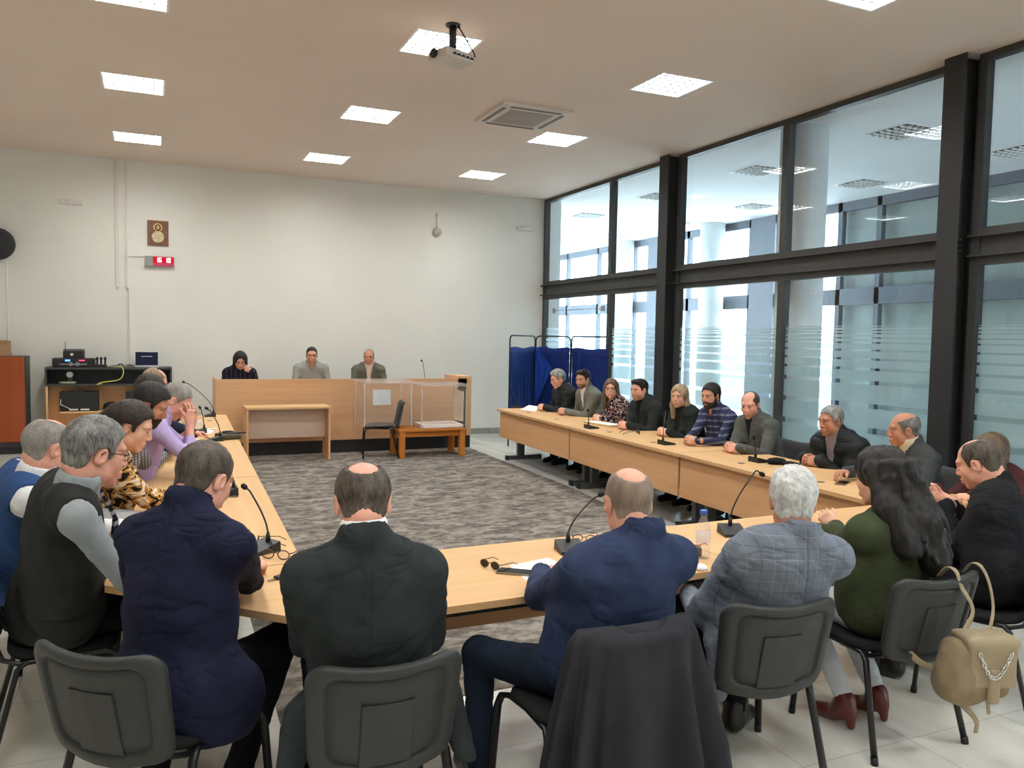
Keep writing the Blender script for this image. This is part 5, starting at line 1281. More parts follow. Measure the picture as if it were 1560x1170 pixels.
MB().box((-.10, -.155, .085), (-.04, -.149, .108)).build('blue_display', emit('led_blue', (.05, .25, 1.0), 5.0), amp)
MB().box((.07, -.155, .09), (.14, -.149, .104)).build('red_light', emit('led_red', (1.0, .03, .08), 5.0), amp)
m = MB(); m.box((-.17, -.156, .038), (.17, -.149, .050)); m.lathe([(.028, 0), (.026, .006)], 18, T(-.03, -.15, .044, 0, PI/2)); m.lathe([(.028, 0), (.026, .006)], 18, T(.05, -.15, .044, 0, PI/2)); m.build('control_bar', plain('brushed_metal', srgb(170, 172, 174), .35, .6), amp)
for x in (-.22, .22): MB().box((x-.02, -.12, 0), (x+.02, .12, .012)).build('foot', black, amp)
rc = empty('wireless_receiver', (-1.02, 12.93, 1.315), 'small black receiver with antenna and white knob stacked on the amplifier', 'receiver')
MB().box((-.13, -.11, 0), (.13, .11, .10), .005).build('case', black, rc)
MB().box((-.125, -.112, .103), (.13, .11, .128), .004).build('lid', plain('receiver_grey', srgb(90, 88, 92), .4), rc)
MB().lathe([(.020, 0), (.016, .01)], 16, T(-.02, -.11, .055, 0, PI/2)).build('knob', white_p, rc)
MB().tube([(-.11, 0, .125), (-.11, 0, .23)], .004, 6).build('antenna', black, rc)
mxr = empty('microphone_charger', (-.68, 12.92, 1.19), 'black rack of small microphones beside the amplifier', 'charger')
MB().box((-.075, -.10, 0), (.075, .10, .035), .004).build('base', black, mxr)
for i, x in enumerate((-.05, 0, .05)): MB().lathe([(.012, .03), (.012, .10), (.018, .105), (.018, .135), (.006, .145)], 12, T(x, -.02+.02*i, 0, 0, -.15)).build('microphone', black, mxr)
lp = empty('laptop', (-.085, 12.93, 1.19), 'open silver laptop with dark screen on the sideboard', 'laptop')
sil = plain('laptop_silver', srgb(190, 192, 196), .35, .5)
MB().box((-.16, -.12, 0), (.16, .11, .016), .003).build('keyboard_base', sil, lp)
sc = MB().box((-.16, 0, 0), (.16, .008, .215), .003, T(0, .105, .014, 0, R(-14))).build('screen_lid', sil, lp)
MB().box((-.152, -.002, .008), (.152, .0, .207), 0, T(0, .1045, .014, 0, R(-14))).build('screen', emit('screen_dark_blue', (.020, .022, .040), 1.0), sc)
MB().box((-.075, -.004, .138), (.075, -.003, .144), 0, T(0, .1045, .014, 0, R(-14))).build('screen_line', emit('screen_white', (.6, .65, .7), 1.0), sc)
def cable(name, label, pts, r, mat, jig=0, group=None):
    m = MB(); m.tube(curve(pts, 5), r, 7); o = m.build(name, mat); return tag(o, label, 'cable', group)
ylw = plain('cable_yellow', srgb(204, 196, 96), .5); gcab = plain('cable_grey', srgb(150, 148, 136), .5)
cable('network_cable', 'yellow cable looping down over the sideboard front', [(-.58, 12.95, 1.198), (-.48, 12.80, 1.196), (-.40, 12.745, 1.185), (-.39, 12.735, 1.10), (-.44, 12.735, 1.02), (-.58, 12.738, .99), (-.68, 12.735, .975), (-.72, 12.735, .95), (-.66, 12.745, .962)], .008, ylw)
cable('power_cable', 'pale grey cable tangled on the sideboard top behind the yellow one', [(-.56, 13.0, 1.20), (-.50, 12.92, 1.215), (-.42, 12.95, 1.20), (-.36, 12.88, 1.205), (-.30, 12.95, 1.20), (-.26, 12.90, 1.20)], .008, gcab)
cable('audio_cable', 'black cable lying on the sideboard between receiver and laptop', [(-.50, 13.02, 1.20), (-.43, 12.98, 1.23), (-.38, 13.02, 1.20), (-.32, 12.99, 1.215), (-.24, 13.0, 1.20)], .010, black)
cable('coiled_cord', 'coil of pale cord lying in the sideboard\'s dark top shelf', [(-1.10+.10*math.cos(a)*(1+.1*math.sin(3*a)), 12.84+.05*math.sin(a), .966+.008*(k % 3)) for k, a in enumerate(np.linspace(0, 4*PI, 40))], .007, plain('cord_cream', srgb(186, 180, 150), .6))
rl = empty('tape_roll', (-1.07, 12.83, .957), 'small silver round tin in the sideboard\'s top shelf', 'tin')
MB().lathe([(.045, -.03), (.045, .03), (.04, .034)], 24, T(0, .02, .13, 0, PI/2)).build('tin_body', plain('tin', srgb(170, 172, 176), .3, .7), rl); MB().box((-.02, 0, 0), (.02, .05, .09)).build('stand', dk_, rl)
sp = empty('loudspeaker_box', (-.95, 12.80, .58), 'black boxy device with white connectors in the sideboard\'s lower left shelf', 'speaker')
MB().box((-.24, -.12, 0), (.24, .16, .27), .012).build('case', black, sp); MB().box((-.06, -.05, .27), (.06, .05, .30), .01).build('carry_handle', black, sp)
for x in (-.12, .02): MB().box((x, -.128, .015), (x+.11, -.119, .035)).build('connector_strip', white_p, sp)
MB().tube([(-.22, -.12, .17), (-.225, -.13, .10), (-.15, -.13, .06), (-.10, -.126, .03)], .005, 6).build('lead', white_p, sp)
mn = empty('monitor', (-.06, 12.86, .58), 'dark flat panel stored in the sideboard\'s right shelf', 'monitor')
MB().box((-.30, -.10, 0), (.32, -.06, .27), .004).build('panel', black, mn); MB().box((-.2, -.06, 0), (.2, .06, .02)).build('base', black, mn)
hp = empty('headset', (-.55, 12.81, .58), 'black rounded device between speaker and flat panel on the shelf', 'device')
MB().lathe([(.10, 0), (.11, .04), (.09, .09), (.04, .12)], 24).build('shell', black, hp); MB().tube([(.03, -.09, .09), (.06, -.11, .03), (.10, -.12, .01)], .005, 6).build('lead', gcab, hp)
# wall speaker
ws = empty('wall_speaker', (-1.95, 13.05, 2.88), 'round black speaker mounted on the back wall at the left edge', 'speaker')
MB().lathe([(.0, -.16), (.12, -.155), (.19, -.12), (.22, -.05), (.215, .03), (.16, .10), (.06, .13)], 32, T(0, 0, 0, 0, PI/2)).build('shell', plain('speaker_black', srgb(34, 34, 35), .7, noise=.1, bump=.4, bscale=400), ws)
MB().box((-.05, .08, -.24), (.05, .165, -.15), .006).build('bracket', white_p, ws)
cable('speaker_wire', 'thin pale wire running down the wall below the round speaker', [(-1.86, YB-.006, 2.66), (-1.86, YB-.006, 1.8), (-1.85, YB-.006, 1.34)], .006, white_p)
# trunking on the wall
trk = plain('trunking_white', srgb(214, 208, 198), .6, noise=.02)
def trunk(x, z0, z1, w, label):
    o = MB().box((x-w/2, YB-.03, z0), (x+w/2, YB-.0005, z1), .003).build('cable_trunking', trk); return tag(o, label, 'trunking', 'wall trunking')
trunk(-.47, 2.35, ZC-.005, .045, 'left white cable trunking strip rising to the ceiling'); trunk(-.345, 2.35, ZC-.005, .03, 'right one of the white trunking strips rising to the ceiling')
trunk(-.318, 1.195, 2.349, .018, 'thin white conduit going down to the sideboard')
o = MB().box((-.33, YB-.02, 2.812), (-.12, YB-.0005, 2.826), .002).build('cable_trunking', trk); tag(o, 'short level conduit leading to the red number display', 'trunking', 'wall trunking')
# icon
ic = empty('icon_panel', (.08, YB-.012, 3.175), 'brown wooden icon with a haloed figure in pale robes', 'icon')
MB().box((-.145, -.010, -.185), (.145, .011, .185), .003).build('board', plain('icon_brown', srgb(122, 82, 56), .6, noise=.18, nscale=14), ic)
def disc(cx, cz, rx, rz, y, n=28): return [(cx+rx*math.cos(2*PI*i/n), y, cz+rz*math.sin(2*PI*i/n)) for i in range(n)]
def medal(name, cx, cz, rx, rz, y, mat, par): m = MB(); m.loft([disc(cx, cz, rx, rz, y), disc(cx, cz, rx*.97, rz*.97, y-.002)], smooth=False); return m.build(name, mat, par)
medal('halo', 0, .085, .062, .062, -.0105, plain('icon_gold', srgb(206, 176, 110), .4, .2), ic)
medal('robe', 0, -.055, .085, .085, -.0110, plain('icon_robe', srgb(206, 190, 152), .7, noise=.25, nscale=30), ic)
medal('hair', 0, .080, .040, .050, -.0128, plain('icon_hair', srgb(70, 44, 30), .7), ic)
medal('face', 0, .083, .022, .032, -.0150, plain('icon_face', srgb(206, 164, 120), .7), ic)
# number display
nd = empty('number_display', (.095, YB-.03, 2.755), 'red lit number display on the back wall under the icon', 'display')
MB().box((-.20, -.028, -.075), (.205, .029, .075), .004).build('case', plain('display_grey', srgb(150, 148, 144), .5), nd)
MB().box((-.085, -.0305, -.028), (.20, -.0275, .068)).build('screen', emit('display_red', (1.0, .02, .05), .75), nd)
MB().box((-.085, -.0300, -.070), (.20, -.0275, -.034)).build('lower_strip', emit('display_pink', (1.0, .12, .22), .6), nd)
SEG = {'0': 'abcdef', '1': 'bc', '6': 'acdefg'}
def digit(ch, x, z, w, h, par, mat):
    m = MB(); t = .010; y0, y1 = -.033, -.0302
    pos = dict(a=((x, z+h-t), (x+w, z+h)), g=((x, z+h/2-t/2), (x+w, z+h/2+t/2)), d=((x, z), (x+w, z+t)), f=((x, z+h/2), (x+t, z+h)), b=((x+w-t, z+h/2), (x+w, z+h)), e=((x, z), (x+t, z+h/2)), c=((x+w-t, z), (x+w, z+h/2)))
    for s_ in SEG[ch]: (a, b), (c, d) = pos[s_]; m.box((a, y0, b), (c, y1, d))
    m.build('digit', mat, par)
DG = emit('display_digit', (1.0, .82, .80), 3.2)
for ch, x in (('1', -.050), ('6', -.005), ('1', .075), ('0', .120)): digit(ch, x, -.012, .036, .068, nd, DG)
# small wall fittings
for x, z, lb in ((-1.06, 3.54, 'left'), (6.10, 3.66, 'right')):
    e = empty('emergency_light', (x, YB-.02, z), 'small pale emergency light high on the back wall near the %s' % ('round speaker' if lb == 'left' else 'glass wall'), 'emergency light', 'wall emergency lights')
    MB().box((-.15, -.02, -.03), (.15, .019, .03), .008).build('case', trk, e); MB().lathe([(.016, 0), (.010, .008)], 14, T(0, -.02, -.005, 0, PI/2)).build('lens', paper, e)
cm = empty('wall_sensor', (4.445, YB-.05, 3.53), 'small pale domed sensor with bracket high on the back wall', 'sensor')
MB().lathe([(.06, -.05), (.075, 0), (.06, .045), (.02, .06)], 20, T(0, 0, -.03, 0, PI/2)).build('dome', plain('sensor_grey', srgb(176, 168, 160), .5, noise=.15), cm); MB().tube([(0, .03, .02), (.01, .035, .26)], .010, 8).build('mast', trk, cm); MB().box((-.015, .02, .24), (.03, .049, .29), .004).build('bracket', trk, cm)

# ------------------------------------------------------------------ folding screen
bs = empty('folding_screen', (5.9, 11.7, 0), 'blue cloth folding privacy screen with black tube frame by the glass wall', 'screen')
pts = [(5.12, 11.57), (5.93, 12.32), (6.33, 11.78), (6.37, 10.62)]
blue = [fabric('screen_cloth_lit', srgb(42, 66, 130), .7, .1, 500), fabric('screen_cloth_shaded', srgb(24, 42, 104), .7, .1, 500)]  # one cloth: the lit first wing and the shaded wings put into two blues
for i in range(3):
    a = _v(pts[i]+(0,))-_v((5.9, 11.7, 0)); b = _v(pts[i+1]+(0,))-_v((5.9, 11.7, 0)); d = b-a; l = np.linalg.norm(d); u = d/l; n_ = np.array([-u[1], u[0], 0]); g = .012
    H_ = 1.75; a2, b2 = a+u*g, b-u*g; rr = .07
    arc = [a2+UPV*(H_-rr) for UPV in [np.array([0, 0, 1.])]]
    Z_ = np.array([0, 0, 1.])
    path = [a2, a2+Z_*(H_-rr), a2+u*rr*.3+Z_*(H_-rr*.3), a2+u*rr+Z_*H_, b2-u*rr+Z_*H_, b2-u*rr*.3+Z_*(H_-rr*.3), b2+Z_*(H_-rr), b2]
    fr_ = MB().tube(path, .012, 10).build('frame', black, bs)
    rings = []
    for z in np.linspace(.32, 1.56, 12):
        ring = []
        for side in (1, -1):
            for k in (range(41) if side == 1 else range(40, -1, -1)):
                t = k/40; s_ = .03+(l-.06)*t
                wv = .012*math.sin(t*PI*(14 if i == 0 else 6)+i)*(.4+.6*(1.6-z)/1.3) + .004*math.sin(t*60)
                ring.append(a+u*s_+n_*(wv+side*.002)+Z_*(z+(.012*math.sin(t*9) if z > 1.5 else 0)))
        rings.append(ring)
    MB().loft(rings).build('cloth', blue[0] if i == 0 else blue[1], fr_)
# loose fold of cloth hanging at the first hinge
org_ = _v((5.9, 11.7, 0)); rings = []
for z in np.linspace(.45, 1.56, 14):
    t = (1.56-z)/1.1; wd = .05+.26*(1-abs(t-.30)/.30) if t < .30 else .05+.26*max(0, 1-(t-.30)/.55)
    wd = max(.05, wd); ring = []
    for side in (0, 1):
        for k in (range(13) if side == 0 else range(12, -1, -1)):
            q = k/12; ring.append(_v((5.88, 12.20, 0))-org_+_v((.74, -.55, 0))*wd*q+_v((-.2, -.35, 0))*(.07*math.sin(q*PI*3+z*3)+.10+side*.006)+_v((0, 0, z)))
    rings.append(ring)
MB().loft(rings).build('loose_cloth', fabric('screen_cloth_bright', srgb(34, 70, 156), .7, .1, 500), bs)

# ------------------------------------------------------------------ coat over the chair, backpack on the next
ctx, cty = 1.40, 2.46
rings = []; nR = 120
for j, z in enumerate([.812, .80, .77, .72, .62, .50, .38, .26, .14, .055]):
    t = (.812-z)/.757
    hw = .10 if j == 0 else .185+.020*min(j, 2)+.115*t**.9
    hd = .02 if j == 0 else .055+.035*t
    ring = []
    for k in range(nR):
        a = 2*PI*k/nR; c, s_ = math.cos(a), math.sin(a)
        x = hw*abs(c)**.55*np.sign(c); y = hd*abs(s_)**.6*np.sign(s_)
        fold = (.042*abs(math.sin(a*3.5+.3))-.02+.030*math.sin(a*11+2.1)+.016*math.sin(a*19+1))*min(1, t*1.8)
        x += fold*c*1.1; y += fold*s_*1.3
        yb = -.292-.055*(1-(x/.26)**2)*(1-t) + .06*t*0 + (.085*(1-(z-.415)/.37) if z > .415 else .085)*0.0 - .02*t
        ring.append((x+.018*t, y+yb, z+(.012*math.cos(a*2) if j < 2 else 0)))
    rings.append(ring)
coat = empty('coat', (ctx, cty, 0), 'dark grey coat draped over the chair behind the navy zip jacket', 'coat', rz=R(2))
MB().loft(rings).build('coat_body', fabric('coat_cloth', srgb(45, 45, 50), .7, .12, 700), coat)

bpk = fabric('bag_suede', srgb(136, 119, 95), .9, .14, 600); bpl = fabric('bag_suede_light', srgb(156, 140, 114), .9, .1, 600)
bag = empty('backpack', (2.99, 2.105, 0), 'beige suede backpack with silver chain hanging on the chair of the green sweater', 'backpack')
bo = _v((2.99, 2.105, 0)); Bz = np.array(Matrix.Rotation(R(-20), 3, 'Z'))
PB = lambda x, y, z: bo + Bz @ _v((x*.86, y*.86, .03+(z-.53)*.9+.53))
soft('bag_body', [Rbox(PB(0, 0, .40), _v((.133, .065, .117)), .055, Bz, .03), Ell(PB(-.05, .02, .31), _v((.112, .073, .077)), Bz, .05), Ell(PB(-.10, -.01, .38), _v((.073, .069, .108)), Bz, .04)], .009, bpk, bag, bo, (), lambda V: .006*vnoise(V*22, 2), 2)
soft('bag_flap', [Rbox(PB(.03, -.072, .435), _v((.099, .018, .095)), .016, Bz, .02), Rbox(PB(.03, -.01, .535), _v((.107, .065, .017)), .015, Bz, .03)], .008, bpl, bag, bo, (), lambda V: .002*vnoise(V*25, 3), 2)
soft('flap_strap', [Rbox(PB(.03, -.090, .345), _v((.024, .012, .07)), .010, Bz, .01)], .007, bpl, bag, bo, (), None, 1)
lb = lambda x, y, z: PB(x, y, z)-bo
chain = MB()
cp_ = [lb(-.055+.155*q, -.105, .50-.115*math.sin(PI*q)) for q in np.linspace(0, 1, 17)]
for i in range(16):
    a, b = cp_[i], cp_[i+1]; mid = (a+b)/2; t_ = unit(b-a); o2 = unit(np.cross(t_, Bz[:, 1])) if i % 2 == 0 else Bz[:, 1]
    chain.tube([mid+t_*.011*math.cos(q)+o2*.006*math.sin(q) for q in np.linspace(0, 2*PI, 12, endpoint=False)], .0026, 6, closed=True)
chain.build('chain', plain('chain_silver', srgb(214, 212, 206), .25, .8), bag)
def strap(pts, w):
    m = MB(); m.tube([_v(p)-bo for p in curve(pts)], w, 8, flat=.25, up=(0, 1, 0)); m.build('shoulder_strap', bpl, bag)
strap([PB(-.06, .02, .53), (3.05, 2.17, .64), (3.00, 2.19, .74), (2.985, 2.205, .800), (2.985, 2.245, .805), (2.985, 2.28, .76)], .016)
strap([PB(.07, .02, .53), (3.145, 2.15, .64), (3.155, 2.18, .74), (3.135, 2.205, .805), (3.13, 2.245, .808), (3.13, 2.28, .76)], .014)
strap([PB(-.15, .0, .36), (2.93, 2.16, .40), (2.86, 2.24, .42), (2.83, 2.31, .47)], .014)
strap([PB(-.14, .0, .30), (2.98, 2.09, .24), (2.985, 2.085, .18)], .012)
strap([PB(.04, -.03, .29), PB(.05, -.04, .20)], .012)

# ------------------------------------------------------------------ on the tables
def desk_mic(p, yaw, label, neck, h=.30, group='gooseneck desk microphones'):
    """wedge base with a gooseneck; neck = bend of the stem to the (right, forward) side"""
    r_ = empty('desk_microphone', (p[0], p[1], TT), label, 'microphone', group, -R(yaw))
    m = MB(); v = [(-.062, -.075, 0), (.062, -.075, 0), (.062, .055, 0), (-.062, .055, 0), (-.060, -.072, .016), (.060, -.072, .016), (.060, .053, .046), (-.060, .053, .046)]
    vs = [m.bm.verts.new(q) for q in v]
    for q in ((3, 2, 1, 0), (4, 5, 6, 7), (0, 1, 5, 4), (1, 2, 6, 5), (2, 3, 7, 6), (3, 0, 4, 7)): m.bm.faces.new([vs[i] for i in q])
    m.build('base', plain('mic_base', srgb(36, 36, 38), .45, noise=.05), r_)
    m = MB(); m.box((.005, -.05, .024), (.045, -.03, .0285), .002, T(0, 0, 0, 0, R(13))); m.build('button', plain('mic_button', srgb(96, 98, 100), .4), r_)
    m = MB(); m.lathe([(.012, .034), (.011, .06), (.006, .085)], 12, T(0, .03, 0)); m.build('socket', black, r_)
    P0 = _v((0, .03, .08)); st = [P0] + [P0+_v((neck[0]*t**1.5, neck[1]*t**1.5, h*t)) for t in (.2, .4, .6, .8, .92)]
    end = st[-1]+_v((neck[0]*.16, neck[1]*.16, neck[2] if len(neck) > 2 else .01)); st.append(end)
    MB().tube(curve(st, 4), .0042, 8).build('stem', black, r_)
    d = unit(st[-1]-st[-2]); MB().tube([end-d*.005, end+d*.004, end+d*.022, end+d*.030], [.006, .0125, .0125, .006], 12).build('capsule', plain('mic_foam', srgb(24, 24, 24), .9), r_)
    return r_
ml = lambda px, py: at_z(px, py, TT+.02)
desk_mic(ml(400, 833), 60, 'desk microphone by the folded spectacles at the near left corner', (-.13, -.02), .20)
desk_mic(ml(868, 833), 12, 'desk microphone beside the white paper on the front table', (.155, .04), .17)
desk_mic(ml(1115, 808), 20, 'tall desk microphone between the bottle and the white haired person', (.17, .06, -.015), .26)
desk_mic(ml(348, 748), 90, 'desk microphone before the animal print blouse on the left table', (-.02, -.06), .15)
desk_mic(ml(330, 668), 90, 'desk microphone beside the folded black strap on the left table', (-.02, -.10), .22)
desk_mic(ml(321, 632), 90, 'tall desk microphone standing last on the left row, near the podium', (-.05, -.30, .02), .33)
desk_mic(ml(306, 656), 90, 'small desk microphone before the drinking glasses on the left table', (-.02, -.03), .16)
desk_mic(ml(1155, 700), -90, 'desk microphone with black cloth before the padded jacket', (0, .02), .11)
desk_mic(ml(1014, 674), -90, 'desk microphone before the blonde person on the right table', (.17, -.14), .22)
desk_mic(ml(900, 650), -90, 'desk microphone by the yellow folder on the right table', (0, .01), .11)
desk_mic(ml(789, 619), -90, 'desk microphone at the far end of the right row by white papers', (.06, .04), .14)
pm = desk_mic((3.88, 11.98), 0, 'thin desk microphone standing on the podium desk', (-.05, 0), .33); pm.location.z = .93
# spectacles, keys, phones, papers
def specs(name, p, yaw, label, mat, lens=None, s=1.0, folded=False, z=TT, tilt=0, group=None):
    r_ = empty(name, (p[0], p[1], z), label, 'glasses', group, -R(yaw))
    m = MB()
    for d in (-1, 1):
        m.tube([(d*.034*s+.025*s*math.cos(a), 0, .020*s+.018*s*math.sin(a)) for a in np.linspace(0, 2*PI, 22, endpoint=False)], .0024*s, 6, closed=True)
    m.tube([(-.010*s, 0, .024*s), (0, .003, .028*s), (.010*s, 0, .024*s)], .0022*s, 6); m.build('rim', mat, r_)
    for d in (-1, 1):
        m = MB()
        if folded: m.tube([(d*.060*s, .002, .026*s), (d*.058*s, .012, .026*s), (-d*.02*s, .018+.004*d, .016*s), (-d*.05*s, .016, .006)], .0022*s, 6)
        else: m.tube([(d*.060*s, .001, .026*s), (d*.066*s, .02, .026*s), (d*.066*s, .10*s, .022*s), (d*.062*s, .135*s, .004)], .0022*s, 6)
        m.build('temple', mat, r_)
        if lens:
            mm = MB(); mm.loft([[(d*.034*s+.024*s*math.cos(a), y, .020*s+.017*s*math.sin(a)) for a in np.linspace(0, 2*PI, 22, endpoint=False)] for y in (-.001, .001)], smooth=False); mm.build('lens', lens, r_)
    return r_
brn = plain('tortoise_frame', srgb(64, 40, 26), .3); dlens = plain('sunglass_lens', srgb(34, 30, 26), .1, noise=0); clens = glass_mat('spectacle_lens', (.96, .96, .97), .8)
specs('spectacles', at_z(420, 852, TT), 35, 'brown rimmed spectacles held by the navy suited person', brn, clens, 1.1)
specs('sunglasses', at_z(746, 866, TT), 64, 'dark sunglasses standing beside the phone on the front table', brn, dlens, .9)
specs('sunglasses', at_z(731*1.0+1, 566+96, TT) if False else at_z(972, 661, TT), -70, 'black sunglasses on the right table before the hooded jacket', black, dlens, 1.35)
specs('spectacles', at_z(1040, 838, TT+.05), 60, 'red rimmed spectacles lying on the black case by the bottle', plain('red_frame', srgb(168, 44, 34), .3), clens, 1.0, z=TT+.052)
specs('spectacles', at_z(393, 830, TT), 100, 'dark spectacles lying behind the near left microphone', black, clens, .95)
specs('spectacles', at_z(890, 826, TT), 30, 'dark spectacles beside the front table microphone', black, clens, .95)
ky = at_z(430, 880, TT); kr = empty('car_key', (ky[0], ky[1], TT), 'car key fob with ring on the near left corner', 'key', None, .6)
MB().box((-.035, -.016, 0), (.035, .016, .014), .006).build('fob', black, kr); MB().tube([(.045+.016*math.cos(a), .016*math.sin(a), .004) for a in np.linspace(0, 2*PI, 18, endpoint=False)], .002, 6, closed=True).build('ring', plain('key_metal', srgb(180, 180, 180), .25, .9), kr); MB().box((-.075, -.004, .004), (-.035, .004, .008)).build('blade', plain('key_metal', srgb(180, 180, 180), .25, .9), kr)
def phone(p, yaw, label, col=(30, 30, 32)):
    r_ = empty('mobile_phone', (p[0], p[1], TT), label, 'phone', 'phones on the tables', -R(yaw))
    MB().box((-.037, -.077, 0), (.037, .077, .009), .003).build('case', plain('phone_frame', srgb(150, 136, 120), .3, .4), r_); MB().box((-.034, -.073, .009), (.034, .073, .0098)).build('screen', plain('phone_screen', srgb(24, 24, 26), .08, noise=0), r_)
    return r_
phone(at_z(785, 873, TT), -52, 'phone with bronze edge lying on the white paper of the front table')
phone(at_z(1283, 737, TT), 60, 'phone lying at the near end of the right table')
phone(at_z(1180, 803, TT), 70, 'phone lying before the white haired person')
def sheet(pts, label, name='paper_sheet', mat=None, h=.0012, z=TT, group='papers'):
    o = MB().prism(pts, z+.0002, z+h).build(name, mat or paper); return tag(o, label, 'paper', group)
q = [at_z(*p, TT)[:2] for p in ((808, 890), (776, 862), (835, 850), (853, 858), (848, 884))]
sheet([tuple(v) for v in q], 'white sheet under the phone on the front table')
sheet([tuple(at_z(*p, TT)[:2]) for p in ((792, 624), (806, 617), (824, 620), (815, 627))], 'white papers at the far end of the right table')
sheet([tuple(at_z(*p, TT)[:2]) for p in ((262, 668), (322, 660), (330, 652), (285, 658))], 'white paper before the lavender shirt on the left table')
fd = empty('folder', (4.80, 8.10, TT), 'yellow cardboard folder with papers on the right table before the floral blouse', 'folder', None, R(8))
MB().box((-.10, -.25, .0), (.10, .25, .018), .002).build('cover', plain('folder_yellow', srgb(196, 170, 108), .7), fd); MB().box((-.09, -.23, .018), (.09, .24, .022)).build('sheets', paper, fd)
# bottle and case
bt_ = at_z(1070, 850, TT); bt = empty('water_bottle', (bt_[0], bt_[1], TT), 'clear plastic water bottle with blue cap on the front table', 'bottle')
MB().lathe([(.028, 0), (.033, .006), (.033, .05), (.030, .06), (.033, .07), (.033, .125), (.031, .14), (.020, .175), (.013, .19), (.013, .205)], 28).build('body', haze_mat('pet_plastic', .12, (.9, .9, .95), .8), bt)
MB().lathe([(.016, .203), (.016, .222), (.014, .224)], 20).build('cap', plain('cap_blue', srgb(62, 112, 200), .4), bt)
MB().lathe([(.0336, .075), (.0336, .12)], 28).build('label', haze_mat('label_film', .25, (.8, .82, .92), .5), bt)
cs_ = at_z(1040, 845, TT); ca = empty('spectacle_case', (cs_[0], cs_[1], TT), 'black spectacle case open beside the water bottle', 'case', None, -.5)
MB().box((-.085, -.035, 0), (.085, .035, .045), .014).build('shell', black, ca); MB().box((-.16, -.05, 0), (-.09, .06, .03), .012).build('pouch', black, ca)
wp = at_z(1066, 862, TT); wpo = MB().lathe([(.004, 0), (.030, .002), (.026, .014), (.012, .024), (.004, .026)], 14, T(wp[0]-.03, wp[1]-.05, TT)).build('crumpled_tissue', paper); tag(wpo, 'crumpled white tissue at the foot of the water bottle', 'tissue')
# glasses of water, straps and bits on the left and right rows
for p, lb_ in (((283, 657), 'drinking glass before the lavender shirt'), ((303, 655), 'drinking glass nearer the podium beside the pens')):
    g_ = at_z(*p, TT); e = empty('drinking_glass', (g_[0], g_[1], TT), 'clear '+lb_, 'glass', 'drinking glasses')
    MB().lathe([(.026, 0), (.030, .004), (.034, .11), (.032, .11), (.028, .008), (.001, .007)], 24).build('tumbler', haze_mat('tumbler_glass', .16, (.9, .9, .9), .9), e)
bgp = at_z(350, 668, TT); bg_ = empty('pouch', (bgp[0]-.02, bgp[1], TT), 'folded olive and black strap bag on the left table', 'bag', None, .3)
MB().box((-.09, -.12, 0), (.09, .10, .05), .02).build('pouch_body', plain('pouch_olive', srgb(74, 66, 48), .8, noise=.2), bg_); MB().box((-.02, -.06, .045), (.16, -.0, .06), .006).build('strap', black, bg_); MB().tube([(.02+.05*math.cos(a), .03+.05*math.sin(a), .06) for a in np.linspace(0, 2*PI, 20, endpoint=False)], .007, 6, closed=True).build('strap_loop', black, bg_)
bkp = at_z(1182, 707, TT); bk = empty('cloth_cap', (bkp[0], bkp[1], TT), 'black folded cloth beside the microphone before the padded jacket', 'cloth', None, 1.2)
soft('cloth_fold', [Ell((bkp[0], bkp[1], TT+.025), (.09, .055, .03), None, .03), Ell((bkp[0]+.05, bkp[1]-.12, TT+.016), (.06, .09, .02), None, .03), Fun(lambda X, Y, Z: (Z-TT-.001)+0*X+0*Y, (bkp[0]-.4, bkp[1]-.4, TT-.2), (bkp[0]+.4, bkp[1]+.4, TT+.2), .004, cut=True)], .007, fabric('cloth_black', srgb(30, 30, 31)), bk, (0, 0, 0), (), lambda V: .003*vnoise(V*40, 4), 1)
bk.location = (0, 0, 0); bk.rotation_euler = (0, 0, 0)
pn = at_z(300, 628, TT+.14); tag(MB().tube([w8+_v((-.02, .0, -.03)), w8+_v((.02, .0, .06)), w8+_v((.035, .0, .095))], [.003, .0045, .003], 8).build('pen', plain('pen_blue', srgb(44, 70, 150), .35)), 'blue pen in the raised hand in the left row', 'pen')
tag(MB().tube([p1+_v((.02, -.19, -.10)), p1+_v((.10, -.20, -.075)), p1+_v((.16, -.20, -.055))], [.004, .006, .006], 8).build('pen', white_p), 'white pen held before the face behind the podium', 'pen')
ph = empty('mobile_phone', ph5, 'phone held by the bearded person in the checked shirt', 'phone', 'phones in hands', .2); MB().box((-.05, -.035, -.004), (.08, .035, .006), .003).build('case', white_p, ph)
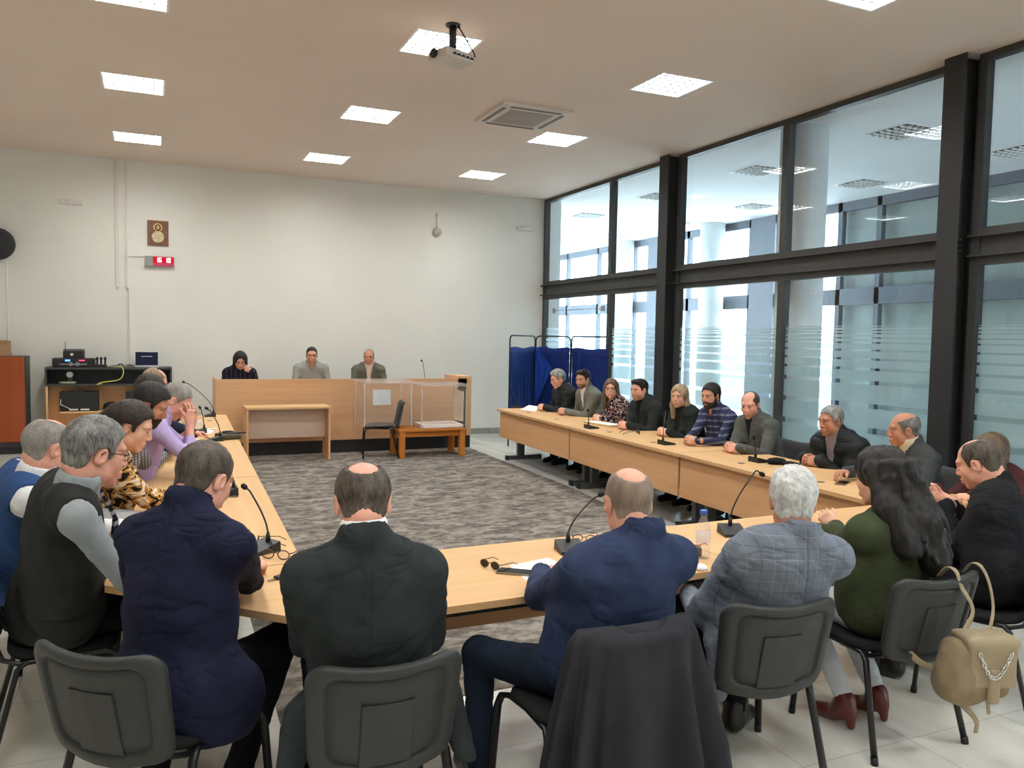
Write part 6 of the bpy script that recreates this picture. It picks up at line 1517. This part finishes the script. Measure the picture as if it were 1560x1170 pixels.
p6 = empty('mobile_phone', hd6+_v((.0, .02, .03)), 'phone held up by the person in the black suit', 'phone', 'phones in hands', .7); MB().box((-.035, -.075, -.004), (.035, .075, .006), .003, T(rx=.5)).build('case', plain('phone_silver', srgb(170, 172, 178), .3, .3), p6)
cw = at_z(1228, 700, .775)+_v((.062, -.09, 0))-_v((-.62, .70, -.06))*.035
tag(MB().lathe([(.029, -.010), (.033, -.009), (.033, .009), (.029, .010)], 24, Matrix.Translation(Vector(cw)) @ Vector((-.62, .70, -.06)).to_track_quat('Z', 'Y').to_matrix().to_4x4()).build('wristwatch', plain('watch_metal', srgb(196, 198, 202), .25, .8)), 'silver wristwatch on the wrist of the padded jacket', 'watch')
SKY = 14.0; EXPO = -0.04
# ------------------------------------------------------------------ light and camera
w = bpy.data.worlds.new('overcast_sky'); S.world = w; w.use_nodes = True
nt = w.node_tree; nt.nodes.clear()
bg = N(nt, 'ShaderNodeBackground', i_Strength=SKY); bg.inputs['Color'].default_value = (.66, .83, 1.0, 1)
wo = nt.nodes.new('ShaderNodeOutputWorld'); L(nt, bg, 'Background', wo, 'Surface')
cam = bpy.data.cameras.new('camera'); co = bpy.data.objects.new('camera', cam); COL.objects.link(co)
cam.sensor_width = 36; cam.sensor_fit = 'HORIZONTAL'; cam.lens = FPX*36/1560; cam.clip_start = .05; cam.clip_end = 200
M = Matrix.Identity(4)
for i in range(3): M[i][0] = AX_R[i]; M[i][1] = AX_U[i]; M[i][2] = -AX_F[i]
M[2][3] = CAM_H
co.matrix_world = M
S.camera = co
S.view_settings.view_transform = 'Standard'; S.view_settings.look = 'None'; S.view_settings.gamma = 1.0; S.view_settings.use_curve_mapping = False
S.view_settings.exposure = EXPO
S.cycles.use_denoising = True
S.cycles.max_bounces = 8; S.cycles.diffuse_bounces = 5; S.cycles.glossy_bounces = 3; S.cycles.transmission_bounces = 4; S.cycles.transparent_max_bounces = 16
S.cycles.sample_clamp_indirect = 60.0
S.cycles.caustics_reflective = False; S.cycles.caustics_refractive = False
